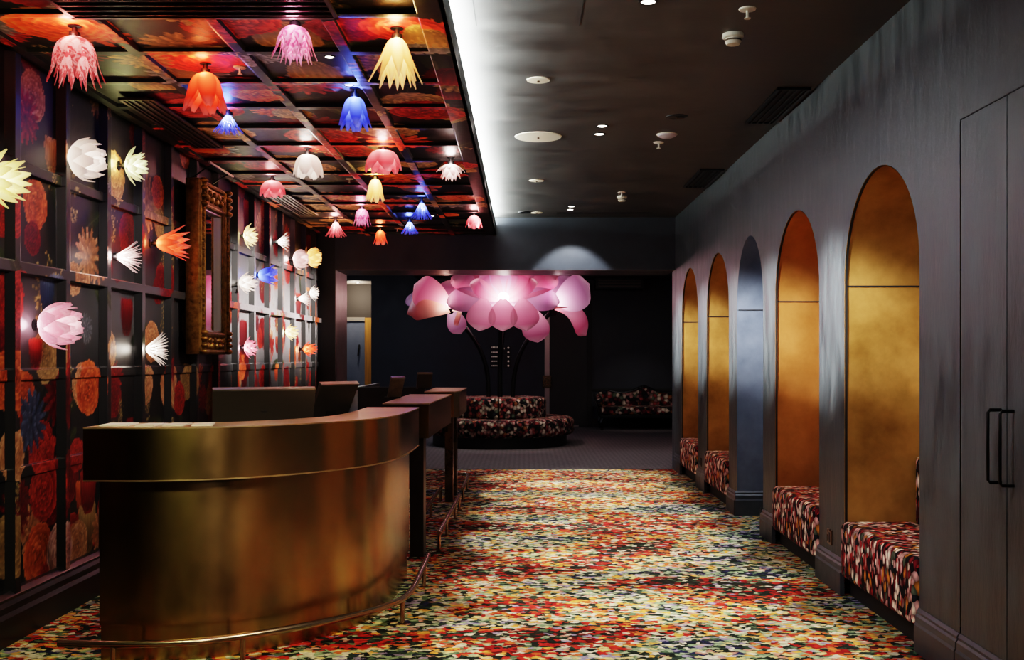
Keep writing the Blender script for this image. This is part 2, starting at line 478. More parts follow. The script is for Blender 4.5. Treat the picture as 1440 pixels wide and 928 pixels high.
class Mural:
    def __init__(self, U, V, bg):
        self.U, self.V = np.meshgrid(U, V, indexing='ij')
        self.u, self.v = U, V
        self.img = np.zeros(self.U.shape + (3,), dtype=np.float32) + np.array(bg, dtype=np.float32)

    def win(self, cu, cv, r):
        i0, i1 = np.searchsorted(self.u, [cu - r, cu + r])
        j0, j1 = np.searchsorted(self.v, [cv - r, cv + r])
        return slice(i0, i1), slice(j0, j1)

    def blob(self, sl, x, y, px, py, th, la, lb, pal, gain=1., rim=True, wob=0.):
        c, s = math.cos(th), math.sin(th)
        a = ((x - px) * c + (y - py) * s) / la
        b_ = (-(x - px) * s + (y - py) * c) / lb
        w = wob * np.sin(7 * np.arctan2(b_, a) + px * 40) if wob else 0
        e = a * a + b_ * b_
        m = e < (1 + w)
        if not m.any(): return
        t = np.clip(.5 + .5 * a, 0, 1) ** 1.3
        t = t * (.86 + .14 * np.sin(b_ * 9 + px * 30))
        if rim: t = np.clip(t + .3 * (e > .8), 0, 1)
        t = np.clip(t * gain * (1 - .55 * np.clip(b_ * b_ - .25, 0, 1)), 0, 1)[..., None]
        p0, p1, p2 = (np.array(q, dtype=np.float32) for q in pal)
        col = np.where(t < .5, p0 + (p1 - p0) * t * 2, p1 + (p2 - p1) * (t * 2 - 1))
        sub = self.img[sl]
        sub[m] = col[m]

    def rose(self, cu, cv, r, pal):
        sl = self.win(cu, cv, r * 1.15)
        x = (self.U[sl] - cu) / r; y = (self.V[sl] - cv) / r
        if x.size == 0: return
        ph = rng.uniform(0, 6.28)
        for d, n, pr in ((.62, 7, .44), (.50, 6, .40), (.36, 6, .34), (.24, 5, .27), (.12, 4, .2), (.03, 3, .12)):
            for k in range(n):
                th = ph + 2 * PI * k / n + rng.uniform(-.15, .15)
                self.blob(sl, x, y, d * math.cos(th), d * math.sin(th), th, pr * .72, pr * 1.1, pal, rng.uniform(.65, 1.1), wob=.08)
            ph += .7

    def mum(self, cu, cv, r, pal, n=15):
        sl = self.win(cu, cv, r * 1.1)
        x = (self.U[sl] - cu) / r; y = (self.V[sl] - cv) / r
        if x.size == 0: return
        ph = rng.uniform(0, 6.28)
        for d, L_, wd in ((.62, .38, .11), (.45, .34, .10), (.28, .28, .09), (.12, .18, .08)):
            for k in range(n):
                th = ph + 2 * PI * k / n + rng.uniform(-.1, .1)
                self.blob(sl, x, y, d * math.cos(th), d * math.sin(th), th, L_, wd, pal, rng.uniform(.6, 1.1), False)
            ph += .4; n = max(7, n - 3)

    def tulip(self, cu, cv, r, pal, up=PI / 2):
        sl = self.win(cu, cv, r * 1.3)
        x = (self.U[sl] - cu) / r; y = (self.V[sl] - cv) / r
        if x.size == 0: return
        for off, wd, g in ((-.42, .32, .75), (.42, .32, .75), (-.2, .36, .95), (.22, .36, .95), (0, .34, 1.1)):
            self.blob(sl, x, y, off * math.sin(up), -off * math.cos(up), up + off * -.5, .95, wd, pal, g)

    def leaf(self, cu, cv, r, th, pal=LEAF):
        sl = self.win(cu, cv, r * 1.05)
        x = (self.U[sl] - cu) / r; y = (self.V[sl] - cv) / r
        if x.size == 0: return
        self.blob(sl, x, y, 0, 0, th, 1, .3, pal, .9, False)
        self.blob(sl, x, y, 0, 0, th, .9, .04, (pal[1], pal[2], pal[2]), 1., False)

    def spray(self, cu, cv, r, pal=CREAM, n=26, th=PI / 2):
        sl = self.win(cu, cv, r * 1.4)
        x = (self.U[sl] - cu) / r; y = (self.V[sl] - cv) / r
        if x.size == 0: return
        for k in range(n):
            t = rng.uniform(-1, 1); q = rng.normal(0, .17)
            self.blob(sl, x, y, t * math.cos(th) - q * math.sin(th), t * math.sin(th) + q * math.cos(th), rng.uniform(0, 6), .085, .055, pal, rng.uniform(.5, 1.2), False)

    def scatter(self, n, rmin, rmax, pals, kinds='rmtl'):
        for _ in range(n):
            cu = rng.uniform(self.u[0], self.u[-1]); cv = rng.uniform(self.v[0], self.v[-1])
            r = rng.uniform(rmin, rmax)
            k = kinds[rng.integers(len(kinds))]
            pal = pals[rng.integers(len(pals))]
            if k == 'r': self.rose(cu, cv, r, pal)
            elif k == 'm': self.mum(cu, cv, r, pal)
            elif k == 't': self.tulip(cu, cv, r * .8, pal, rng.uniform(.8, 2.4))
            elif k == 's': self.spray(cu, cv, r, CREAM, th=rng.uniform(0, 3))
            else: self.leaf(cu, cv, r, rng.uniform(0, 3.1))


def with_edges(a, b, step, bands):
    base = list(np.arange(a, b + step * .5, step))
    ed = []
    for lo, hi in bands:
        for e in (lo, hi):
            if a < e < b: ed += [e - .0005, e + .0005]
    base = [q for q in base if all(abs(q - e) > .0025 for e in ed)]
    return np.array(sorted(base + ed))


def height_mesh(name, mural, pos, cols, mat, prot, side):
    nu, nv = mural.img.shape[:2]
    idx = np.arange(nu * nv).reshape(nu, nv)
    q = np.stack([idx[:-1, :-1], idx[1:, :-1], idx[1:, 1:], idx[:-1, 1:]], -1).reshape(-1, 4)
    me = bpy.data.meshes.new(name)
    me.vertices.add(nu * nv)
    me.vertices.foreach_set('co', pos.reshape(-1).astype(np.float32))
    me.loops.add(q.size)
    me.loops.foreach_set('vertex_index', q.reshape(-1).astype(np.int32))
    me.polygons.add(len(q))
    me.polygons.foreach_set('loop_start', np.arange(0, q.size, 4, dtype=np.int32))
    pf = np.stack([prot[:-1, :-1], prot[1:, :-1], prot[1:, 1:], prot[:-1, 1:]], -1).reshape(-1, 4)
    me.polygons.foreach_set('material_index', ((pf.max(1) - pf.min(1)) > .05).astype(np.int32))
    me.update(calc_edges=True)
    at_ = me.color_attributes.new('mural', 'FLOAT_COLOR', 'POINT')
    rgba = np.ones((nu * nv, 4), dtype=np.float32)
    rgba[:, :3] = cols.reshape(-1, 3)
    at_.data.foreach_set('color', rgba.reshape(-1))
    me.materials.append(mat)
    me.materials.append(side)
    o = bpy.data.objects.new(name, me)
    COL.objects.link(o)
    return o


YM = 2.6
battY = [4.957 + .546 * k for k in range(-4, 14)]
battY = [y for y in battY if YM + .05 < y < D1 - .04]
railZ = [.79, 1.27, 1.80, 2.30]
bandU = [(y - .028, y + .028) for y in battY]
bandV = [(z - .028, z + .028) for z in railZ]
U = with_edges(YM, D1, .0115, bandU)
V = with_edges(.0, 2.86, .0085, bandV)
wall = Mural(U, V, (.0125, .0112, .0115))


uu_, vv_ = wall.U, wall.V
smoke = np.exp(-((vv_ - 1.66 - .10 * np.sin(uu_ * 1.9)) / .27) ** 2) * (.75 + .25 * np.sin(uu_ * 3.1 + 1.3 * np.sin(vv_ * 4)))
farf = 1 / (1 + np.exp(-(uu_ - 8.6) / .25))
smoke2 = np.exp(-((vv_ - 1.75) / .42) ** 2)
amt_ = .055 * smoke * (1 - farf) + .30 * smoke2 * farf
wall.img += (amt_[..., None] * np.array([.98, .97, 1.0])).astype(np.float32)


def wpx(px, py, hp):
    Dd = 2.5 * F / (VX - px)
    return Dd, CH - (py - VY) * Dd / F, hp * Dd / F


wall.scatter(60, .10, .22, [LEAF], 'l')
wall.scatter(95, .08, .18, [DRED, DRED, RED, TAN, GREY, RED, PEACH], 'rmtr')
for _ in range(34):
    [wall.rose, wall.tulip, wall.mum][rng.integers(3)](rng.uniform(8.6, 12.3), rng.uniform(1.2, 2.7), rng.uniform(.08, .17), [DRED, RED, DRED, ORG][rng.integers(4)])
# lower part is crowded with blossom, the rails above run over bare dark ground
for _ in range(120):
    cu = rng.uniform(YM, D1); cv = abs(rng.normal(0, .45)) + .3
    if cv < 1.35:
        k = rng.integers(5)
        pal = [RED, DRED, ORG, DRED, PEACH, RED, TAN][rng.integers(7)]
        r = rng.uniform(.09, .19)
        if k < 3: wall.rose(cu, cv, r, pal)
        elif k == 3: wall.mum(cu, cv, r, pal)
        else: wall.tulip(cu, cv, r * .8, pal)
for _ in range(26): wall.spray(rng.uniform(YM, D1), rng.uniform(.8, 2.5), rng.uniform(.1, .2))
for px, py, hp, kind, pal in [
        (46, 135, 40, 'r', PEACH), (36, 165, 40, 'm', RED), (72, 218, 26, 't', PEACH), (50, 287, 38, 'r', ORG), (46, 335, 26, 'r', DRED),
        (6, 300, 38, 'r', RED), (14, 420, 44, 'r', RED), (124, 360, 42, 'm', PEACH), (206, 285, 42, 'm', TAN), (222, 270, 25, 'r', ORG),
        (66, 412, 28, 't', BLUE), (178, 446, 28, 't', DRED), (124, 545, 42, 'r', ORG), (50, 498, 24, 't', RED), (44, 592, 46, 'm', BLUE),
        (8, 535, 46, 'r', ORG), (121, 462, 22, 'm', GREY), (104, 392, 26, 'r', PEACH), (152, 492, 30, 'r', PEACH), (160, 560, 30, 'r', DRED),
        (16, 640, 40, 'r', PEACH), (62, 690, 46, 'r', RED), (108, 640, 26, 'r', RED), (84, 772, 42, 'r', PINK), (62, 806, 16, 'r', RED),
        (6, 770, 48, 'r', TAN), (28, 700, 26, 'm', DRED), (124, 690, 34, 't', RED), (22, 590, 20, 'r', DRED), (252, 560, 26, 'r', RED),
        (348, 306, 26, 't', RED), (366, 322, 24, 'm', PEACH), (372, 290, 18, 'r', ORG), (342, 474, 26, 't', DRED), (380, 484, 24, 'm', RED),
        (398, 470, 20, 't', RED), (300, 530, 24, 'r', RED), (330, 540, 20, 't', ORG), (285, 560, 20, 'm', RED), (368, 530, 18, 'r', RED),
        (410, 500, 16, 'r', ORG), (440, 440, 20, 'r', ORG), (430, 520, 18, 'r', RED), (260, 215, 24, 'r', ORG), (190, 190, 22, 'r', DRED),
        (340, 260, 20, 'r', DRED), (425, 380, 18, 'm', PEACH), (145, 260, 14, 'm', GREY), (235, 520, 18, 'r', DRED)]:
    u_, v_, r_ = wpx(px, py, hp)
    {'r': wall.rose, 'm': wall.mum, 't': wall.tulip}[kind](u_, v_, r_, pal)
for px, py, hp in [(96, 545, 34), (170, 585, 24), (243, 575, 22), (96, 130, 26), (160, 310, 30), (208, 570, 20), (10, 700, 20), (70, 250, 18), (390, 300, 16), (230, 350, 24)]:
    u_, v_, r_ = wpx(px, py, hp)
    wall.spray(u_, v_, r_, CREAM, 40)
inU = np.zeros(len(U), bool)
for lo, hi in bandU: inU |= (U > lo) & (U < hi)
inV = np.zeros(len(V), bool)
for lo, hi in bandV: inV |= (V > lo) & (V < hi)
depV = np.zeros(len(V), np.float32)
for (lo, hi), dd in zip(bandV, (.2, .25, 1., .55)): depV[(V > lo) & (V < hi)] = dd
prot = np.maximum(inU[:, None].astype(np.float32), depV[None, :])
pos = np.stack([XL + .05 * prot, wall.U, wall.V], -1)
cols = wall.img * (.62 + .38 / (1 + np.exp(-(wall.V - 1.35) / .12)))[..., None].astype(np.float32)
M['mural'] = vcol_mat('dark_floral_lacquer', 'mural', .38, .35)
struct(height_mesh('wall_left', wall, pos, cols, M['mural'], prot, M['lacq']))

# floral soffit ceiling
ribX = [-.39, -.86, -1.37, -1.88, -2.42]
ribY = battY
bx_ = [(x - .028, x + .028) for x in ribX]
bx_[0] = (-.46, -.30)
by_ = [(y - .028, y + .028) for y in ribY]
Uc = with_edges(-2.5, XF, .0105, bx_)
Vc = with_edges(YM, D1, .0135, by_)
soff = Mural(Uc, Vc, (.0055, .0045, .0045))
soff.scatter(50, .14, .3, [LEAF], 'l')
soff.scatter(130, .12, .26, [RED, DRED, ORG, TAN, DRED, TAN, RED, GREY], 'rrmt')
soff.scatter(22, .12, .2, [CREAM], 's')


def cpx(px, py):
    Dd = F * (ZF - CH) / (VY - py)
    return (px - VX) * Dd / F, Dd


for px, py, r, kind, pal in [(85, 42, .26, 'r', ORG), (285, 92, .22, 'r', RED), (200, 90, .16, 'm', TAN), (600, 160, .25, 'r', RED), (430, 125, .2, 'm', RED),
                             (440, 105, .18, 't', TAN), (570, 45, .22, 'r', RED), (600, 55, .15, 't', TAN), (400, 55, .2, 't', TAN), (330, 35, .22, 'r', RED), (255, 70, .2, 'm', TAN)]:
    x_, y_ = cpx(px, py)
    {'r': soff.rose, 'm': soff.mum, 't': soff.tulip}[kind](x_, y_, r, pal)
iu = np.zeros(len(Uc), bool)
for lo, hi in bx_: iu |= (Uc > lo) & (Uc < hi)
iv = np.zeros(len(Vc), bool)
for lo, hi in by_: iv |= (Vc > lo) & (Vc < hi)
pr = (iu[:, None] | iv[None, :]).astype(np.float32)
pos = np.stack([soff.U, soff.V, ZF + .02 - .02 * pr], -1)
M['soffit'] = vcol_mat('dark_floral_ceiling_lacquer', 'mural', .40, .25)
struct(height_mesh('ceiling', soff, pos, soff.img * 3.0, M['soffit'], pr, M['lacq']))
# slab over the soffit and its lip, LED strip lying in the cove
struct(MB().box((XL - .02, Y0, ZF + .021), (XF - .001, D1, ZF + .06)).box((XF - .02, YM, ZF), (XF, D1, ZF + .125)).build('trim_1', M['dark']))
struct(MB().box((XL - .02, Y0, ZF), (XF, YM, ZF + .02)).build('ceiling', M['dark']))
tag(MB().box((XF - .075, YM, ZF + .0601), (XF - .045, D1 - .02, ZF + .10)).build('led_strip', M['led']),
    'white light strip lying in the cove along the edge of the floral ceiling', 'light strip')

# ------------------------------------------------------------------ shell
struct(MB().box((XL - .1, Y0, -.05), (XR + .7, D1 + .02, 0)).build('floor', M['carpet']))
struct(MB().box((-5.2, D1 + .021, -.05), (4.6, YB + 1.8, 0)).build('floor', M['lobbyfloor']))
struct(MB().box((XL - .05, D1 + .005, 0), (XR, D1 + .035, .004)).build('trim_2', M['dark']))
struct(MB().box((XL - .1, Y0, ZC), (XR + .7, D1, ZC + .05)).build('ceiling', M['ceiling']))
struct(MB().box((XL - .1, Y0, 0), (XL, YM, ZC)).build('wall_left', M['dark']))
struct(MB().box((XL - .1, YM, 2.86), (XL, D1, ZC)).box((XL - .1, YM, 0), (XL - .03, D1, 2.86)).build('wall_left', M['dark']))
struct(MB().box((XL - .1, Y0 - .1, 0), (XR + .7, Y0, ZC)).build('wall_rear', M['dark']))
# bulkhead with pier at the end of the room
struct(MB().box((-2.29, D1, 2.42), (XR + .5, D2, ZC + .05)).build('wall_front', M['bulk']))
M['jamb'] = cloudy('brown_plaster', (.09, .068, .068), (.16, .125, .12), .28, .45, scale=5)
struct(MB().box((-2.28, D1 + .004, 2.412), (XR, D2 - .004, 2.42)).box((-2.29, D1 + .004, 0), (-2.282, D2 - .004, 2.42)).build('trim_3', M['jamb']))
struct(MB().box((XL - .1, D1, 0), (-2.29, D2, ZC + .05)).build('wall_front', M['dark']))

# left skirting
mb = MB()
prof = [(XL, 0), (XL + .075, 0), (XL + .075, .13), (XL + .062, .15), (XL + .062, .18), (XL + .05, .2), (XL + .056, .215), (XL + .03, .235), (XL, .235)]
n = len(prof)
a_ = [mb.bm.verts.new((p[0], YM, p[1])) for p in prof]
b_ = [mb.bm.verts.new((p[0], D1, p[1])) for p in prof]
for i in range(n):
    mb.bm.faces.new((a_[i], a_[(i + 1) % n], b_[(i + 1) % n], b_[i]))
struct(mb.build('baseboard_left', M['skirt']))

# right wall with arched niches
ARCH = [(4.74, 5.85, 'gold'), (6.35, 7.46, 'copper'), (7.84, 8.80, 'blue'), (9.15, 10.26, 'gold'), (10.77, 11.88, 'gold')]
SPR, APEX = 1.79, 2.345
XB = XR + .5
NA = 28


def arch_pts(y0, y1):
    c = (y0 + y1) / 2; r = (y1 - y0) / 2
    return [(c + r * math.cos(PI - PI * k / NA), SPR + (APEX - SPR) * math.sin(PI * k / NA)) for k in range(NA + 1)]


mb = MB()
DOOR0, DOOR1, DOORZ = 3.472, 4.30, 2.36
edges = [(Y0, DOOR0, 0, ZC), (DOOR0, DOOR1, DOORZ, ZC), (DOOR1, ARCH[0][0], 0, ZC)]
for i, (y0, y1, c) in enumerate(ARCH):
    nxt = ARCH[i + 1][0] if i + 1 < len(ARCH) else D1
    edges.append((y1, nxt, 0, ZC))
    pts = arch_pts(y0, y1)
    for (ya, za), (yb, zb) in zip(pts[:-1], pts[1:]):
        mb.poly([(XR, ya, za), (XR, yb, zb), (XR, yb, ZC), (XR, ya, ZC)])
for y0, y1, z0, z1 in edges:
    mb.poly([(XR, y0, z0), (XR, y1, z0), (XR, y1, z1), (XR, y0, z1)])
mb.poly([(XR, D1, 0), (XB + .1, D1, 0), (XB + .1, D1, ZC), (XR, D1, ZC)])
struct(mb.build('wall_right', M['plaster']))
struct(MB().box((XR, D1 + .001, 0), (XB + .1, D1 + .25, ZC)).build('wall_right', M['plaster']))
struct(MB().box((XB + .02, Y0, 0), (XB + .1, D1, ZC)).build('wall_right', M['dark']))
# niche linings
for i, (y0, y1, c) in enumerate(ARCH):
    m = {'gold': M['gold'], 'copper': M['copper'], 'blue': M['bluenook']}[c]
    mb = MB()
    e = 0.0
    for y in (y0, y1):
        mb.poly([(XR + e, y, 0 if c == 'blue' else .11), (XB, y, 0 if c == 'blue' else .11), (XB, y, SPR), (XR + e, y, SPR)])
    pts = arch_pts(y0, y1)
    for (ya, za), (yb, zb) in zip(pts[:-1], pts[1:]):
        mb.poly([(XR + e, ya, za), (XB, ya, za), (XB, yb, zb), (XR + e, yb, zb)])
    ring = [(XB, y0, 0)] + [(XB, y, z) for y, z in pts] + [(XB, y1, 0)]
    mb.poly(ring)
    struct(mb.build('trim_%d' % (4 + i), m, smooth=True, sharp=30))
    # dark joint strip at the springing line and dark edge round the opening
    j = MB()
    for y, s in ((y0, 1), (y1, -1)):
        j.box((XR + .012, min(y, y + s * .004), SPR - .03), (XB, max(y, y + s * .004), SPR - .022))
    if c != 'blue':
        for (ya, za), (yb, zb) in zip([(y0, .4)] + pts, pts + [(y1, .4)]):
            cyy = (y0 + y1) / 2
            def inn(y, z):
                d = Vector((cyy - y, (SPR - z) if z > SPR else 0)); d.normalize()
                return y + d.x * .004, z + d.y * .004
            (yc, zc), (yd, zd) = inn(ya, za), inn(yb, zb)
            j.poly([(XR + .002, yc, zc), (XR + .016, yc, zc), (XR + .016, yd, zd), (XR + .002, yd, zd)])
        struct(j.build('trim_%d' % (10 + i), M['dark']))
    else:
        struct(j.build('trim_%d' % (10 + i), M['dark']))

# right skirting on each pier
def skirt_run(mb, p0, p1, nrm, h=.20):
    """moulded skirting along p0-p1 with outward normal nrm"""
    pr_ = [(0, 0), (.026, 0), (.026, h * .62), (.020, h * .68), (.020, h * .82), (.012, h * .87), (.014, h * .93), (.004, h), (0, h)]
    a = [mb.bm.verts.new((p0[0] + nrm[0] * q, p0[1] + nrm[1] * q, z)) for q, z in pr_]
    b = [mb.bm.verts.new((p1[0] + nrm[0] * q, p1[1] + nrm[1] * q, z)) for q, z in pr_]
    n = len(pr_)
    for i in range(n):
        mb.bm.faces.new((a[i], a[(i + 1) % n], b[(i + 1) % n], b[i]))
    mb.bm.faces.new(a); mb.bm.faces.new(b[::-1])


mb = MB()
for y0, y1, z0, z1 in edges:
    if z0 == 0 and y1 > DOOR0:
        skirt_run(mb, (XR, max(y0, Y0)), (XR, y1), (-1, 0))
skirt_run(mb, (XR - .02, 8.80), (XB, 8.80), (0, -1), .21)
skirt_run(mb, (XR - .02, 7.84), (XB, 7.84), (0, 1), .21)
skirt_run(mb, (XB, 7.84), (XB, 8.80), (-1, 0), .21)
struct(mb.build('baseboard_right', M['base']))

# closet doors set flush in the right wall
DM = (DOOR0 + DOOR1) / 2
for i, (y0, y1, hy) in enumerate([(DM + .003, DOOR1 - .004, DM + .045), (DOOR0 + .004, DM - .003, DM - .055)]):
    d = struct(MB().box((XR + .002, y0, .006), (XR + .04, y1, DOORZ - .006), .002, 1).build('door_%d' % (i + 1), M['plaster']))
    h = MB()
    hp = [(XR + .004, hy, 1.157), (XR - .042, hy, 1.157), (XR - .05, hy, 1.148), (XR - .05, hy, .888), (XR - .042, hy, .878), (XR + .004, hy, .878)]
    h.tube(hp, .0065, 8)
    h.build('door_handle', M['blackmetal'], d, True)
    s = MB(); skirt_run(s, (XR + .002, y0 + .002), (XR + .002, y1 - .002), (-1, 0)); s.build('kick_moulding', M['base'], d)
struct(MB().box((XR + .045, DOOR0 - .01, 0), (XR + .06, DOOR1 + .01, DOORZ + .01)).build('trim_20', M['black']))
struct(MB().box((XR + .0, DOOR0, DOORZ - .005), (XR + .045, DOOR1, DOORZ)).build('trim_21', M['black']))

# ------------------------------------------------------------------ benches
bl = ['floral upholstered bench in the nearest gold arched niche, beside the closet doors', 'floral upholstered bench in the coppery arched niche, second from the closet doors',
      'floral upholstered bench in the arched niche just beyond the blue-grey doorway', 'floral upholstered bench in the farthest arched niche, smallest of the four']
first = None
k = 0
for (y0, y1, c) in ARCH:
    if c == 'blue': continue
    w = y1 - y0
    if first is None:
        t = empty('upholstered_bench', (XR, y0, 0))
        MB().box((.035, .001, 0), (.495, w - .001, .11)).build('plinth', M['dark'], t)
        MB().box((-.028, .004, .105), (.40, w - .004, .425), .035, 4).build('seat', M['bench_fabric'], t, True)
        MB().box((.395, .006, .40), (.495, w - .006, .80), .035, 4).build('backrest', M['bench_fabric'], t, True)
        first = t
    else:
        t = first.copy(); COL.objects.link(t)
        for ch in first.children:
            q = ch.copy(); COL.objects.link(q); q.parent = t
        t.location = (XR, y0, 0)
    tag(t, bl[k], 'bench', 'floral benches in the arched niches')
    k += 1

# wall sockets on the piers
for yy, zz, lb in [(6.12, .286, 'small dark metal wall socket low on the pier beside the coppery niche'), (10.6, .274, 'small dark metal wall socket low on the far pier between the last two niches')]:
    t = empty('wall_socket', (XR, yy, zz), (0, 0, 0), lb, 'socket', 'wall sockets on the arched wall')
    MB().box((-.008, -.045, -.045), (.001, .045, .045), .003, 1).build('cover_plate', M['bronze'], t)
    MB().box((-.010, -.022, -.03), (-.0075, .022, .03), .002, 1).build('outlet', M['black'], t)

# ------------------------------------------------------------------ reception desk
def catmull(P, m=10):
    P = [Vector((p[0], p[1])) for p in P]
    Q = [P[0] * 2 - P[1]] + P + [P[-1] * 2 - P[-2]]
    out_ = []
    for i in range(1, len(Q) - 2):
        for k in range(m):
            t = k / m
            a, b, c, d = Q[i - 1:i + 3]
            out_.append(.5 * ((2 * b) + (c - a) * t + (2 * a - 5 * b + 4 * c - d) * t * t + (3 * b - a - 3 * c + d) * t ** 3))
    out_.append(P[-1])
    return out_


def offset(P, d):
    o = []
    for i, p in enumerate(P):
        t = (P[min(i + 1, len(P) - 1)] - P[max(i - 1, 0)]).normalized()
        o.append(p + Vector((-t.y, t.x)) * d)
    return o


band = catmull([(-1.94, 4.505), (-1.62, 4.50), (-1.29, 4.60), (-1.0, 4.83), (-.79, 5.12), (-.69, 5.44), (-.655, 5.85), (-.65, 6.33)])
bodyc = catmull([(-1.895, 4.505), (-1.62, 4.50), (-1.29, 4.60), (-1.0, 4.83), (-.79, 5.12), (-.69, 5.44), (-.655, 5.85), (-.65, 6.33)])
t = empty('reception_desk', (-1.3, 5.2, 0), label='curved aged-brass reception desk with thick counter band, nearest the camera', cat='reception desk')
t.location = (0, 0, 0)
MB().ring(offset(bodyc, .06), offset(bodyc, .10), .165, .822).build('front_panel', M['brass'], t, True)
MB().ring(offset(bodyc, .075), offset(bodyc, .10), 0, .17).build('plinth', M['brass'], t, True)
MB().ring(band, offset(band, .02), .818, 1.044).build('counter_band', M['brass'], t, True)
MB().ring(offset(band, -.0025), offset(band, .021), .812, .8185).build('band_lip', M['brass_top'], t, True)  # paler lip added for the highlight along the band's lower edge
MB().ring(offset(band, -.001), offset(band, .32), 1.044, 1.05).build('counter_top', M['brass_top'], t, True)
MB().ring(offset(band, .02), offset(band, .318), .818, .84).build('counter_underside', M['legdark'], t, True)
MB().ring(offset(band, .30), offset(band, .318), .745, 1.043).build('back_panel', M['legdark'], t, True)
MB().ring(offset(bodyc, .10), offset(bodyc, .62), .715, .75).build('worktop', M['black'], t, True)

g2 = 'straight brass counters behind the curved desk'
t = empty('side_counter', (-.79, 7.7, 0), label='straight brass counter directly behind the curved desk, nearer of the two straight ones', cat='counter', group=g2)
o_ = Vector((.79, -7.7, 0))
def rel(mb, name, mat, par, off, smooth=False):
    for v in mb.bm.verts: v.co += off
    return mb.build(name, mat, par, smooth)
rel(MB().prism([(-.951, 6.87), (-.637, 6.87), (-.605, 8.53), (-.951, 8.53)], 1.042, 1.05), 'counter_top', M['brass_top'], t, o_)
rel(MB().prism([(-.94, 6.875), (-.641, 6.875), (-.609, 8.525), (-.94, 8.525)], .815, 1.042), 'counter_box', M['brass'], t, o_)
rel(MB().box((-.775, 6.96, 0), (-.684, 7.14, .815), .003, 1), 'leg', M['legdark'], t, o_)
t = empty('side_counter', (-.74, 9.8, 0), label='farthest brass counter with a clipped end corner, in front of the round sofa', cat='counter', group=g2)
o_ = Vector((.74, -9.8, 0))
rel(MB().prism([(-.898, 9.2), (-.63, 9.2), (-.585, 9.35), (-.578, 10.4), (-.898, 10.4)], 1.042, 1.05), 'counter_top', M['brass_top'], t, o_)
rel(MB().prism([(-.89, 9.205), (-.633, 9.205), (-.589, 9.352), (-.582, 10.395), (-.89, 10.395)], .815, 1.042), 'counter_box', M['brass'], t, o_)
rel(MB().box((-.742, 9.58, 0), (-.667, 9.75, .815), .003, 1), 'leg', M['bronze'], t, o_)
rel(MB().box((-.742, 10.1, 0), (-.667, 10.27, .815), .003, 1), 'leg', M['bronze'], t, o_)

tag(MB().box((-1.76, 10.55, 0), (-1.02, 10.6, 1.05)).box((-1.76, 10.6, 0), (-1.71, 12.1, 1.05)).build('low_partition', M['black']),
    'low black partition closing the staff area behind the counters', 'partition')

# footrails
def rail_thing(path, posts, lb, z=.13, r=.0165, closed_end=False):
    t = empty('footrail', (path[0][0], path[0][1], 0), label=lb, cat='footrail', group='bronze footrails along the desks')
    o = Vector((-path[0][0], -path[0][1], 0))
    mb = MB().tube([(p[0], p[1], z) for p in path], r, 12)
    rel(mb, 'rail', M['rail'], t, o, True)
    for p in posts:
        mb = MB().tube([(p[0], p[1], 0), (p[0], p[1], z)], .012, 10).disc((p[0], p[1], 0), .022, .006)
        rel(mb, 'post', M['rail'], t, o, True)


ro = catmull([(-2.0, 4.40), (-1.70, 4.385), (-1.40, 4.43), (-1.08, 4.62), (-.80, 4.89), (-.65, 5.12), (-.595, 5.38), (-.59, 5.85), (-.595, 6.36)])
near = lambda q: min(ro, key=lambda p: (p.x - q[0]) ** 2 + (p.y - q[1]) ** 2)
rail_thing([(p.x, p.y) for p in ro], [near((-1.76, 4.4)), near((-1.22, 4.5)), near((-.61, 5.2)), near((-.59, 6.05))], 'curved bronze footrail in front of the curved brass desk')
rail_thing([(-.595, 7.15), (-.575, 9.13)], [(-.595, 7.17), (-.588, 7.8), (-.58, 8.6), (-.576, 9.1)], 'straight bronze footrail beside the counter right behind the curved desk')
p3 = catmull([(-.577, 9.55), (-.577, 10.3), (-.585, 10.62), (-.62, 10.78), (-.70, 10.82), (-.78, 10.80)])
rail_thing([(p.x, p.y) for p in p3], [(-.577, 9.7), (-.578, 10.45), (-.76, 10.8)], 'short bronze footrail that hooks round the end of the farthest counter')
rail_thing([(-.80, 7.6), (-.785, 9.7)], [(-.80, 7.7), (-.79, 8.66), (-.786, 9.66)], 'inner bronze footrail under the counters, seen between the legs')

# monitors behind the curved desk
def monitor(D, px, pz, w, h, yaw, tilt, lb, grp='screens behind the reception desk', base=.75, logo=False):
    X = (px - VX) * D / F
    t = empty('monitor', (X, D, base), (0, 0, R(yaw)), lb, 'monitor', grp)
    zc = pz - base
    hs = MB().box((-w / 2, -.012, -h / 2), (w / 2, .014, h / 2), .004, 2)
    hs.box((-w / 2 - .001, -.004, h / 2 - .003), (w / 2 + .001, .016, h / 2 + .002))
    ho = hs.build('housing', M['screen'], t, loc=(0, 0, zc), rot=(R(tilt), 0, 0))
    e = MB().box((-w / 2, -.0135, h / 2 - .006), (w / 2, .016, h / 2 + .0035)).build('silver_edge', M['silver'], ho)
    MB().box((-w / 2 + .006, .0145, -h / 2 + .01), (w / 2 - .006, .016, h / 2 - .008)).build('display', M['black'], ho)
    if logo:
        MB().box((-.016, -.0135, -.004), (.016, -.0118, .004)).build('badge', M['silverdim'], ho)
    st = MB().box((-.03, .016, .0), (.03, .035, zc)).build('stand', M['black'], t)
    MB().box((-.10, -.04, 0), (.10, .10, .012), .004, 2).build('foot', M['black'], t)
    return t


monitor(5.42, 371, 1.080, .525, .245, 20, 22, 'wide dark monitor seen from behind, left one on the curved desk', logo=True)
monitor(5.9, 468, 1.10, .262, .255, 46, 31, 'narrower tilted dark monitor seen from behind, right one on the curved desk', logo=False)
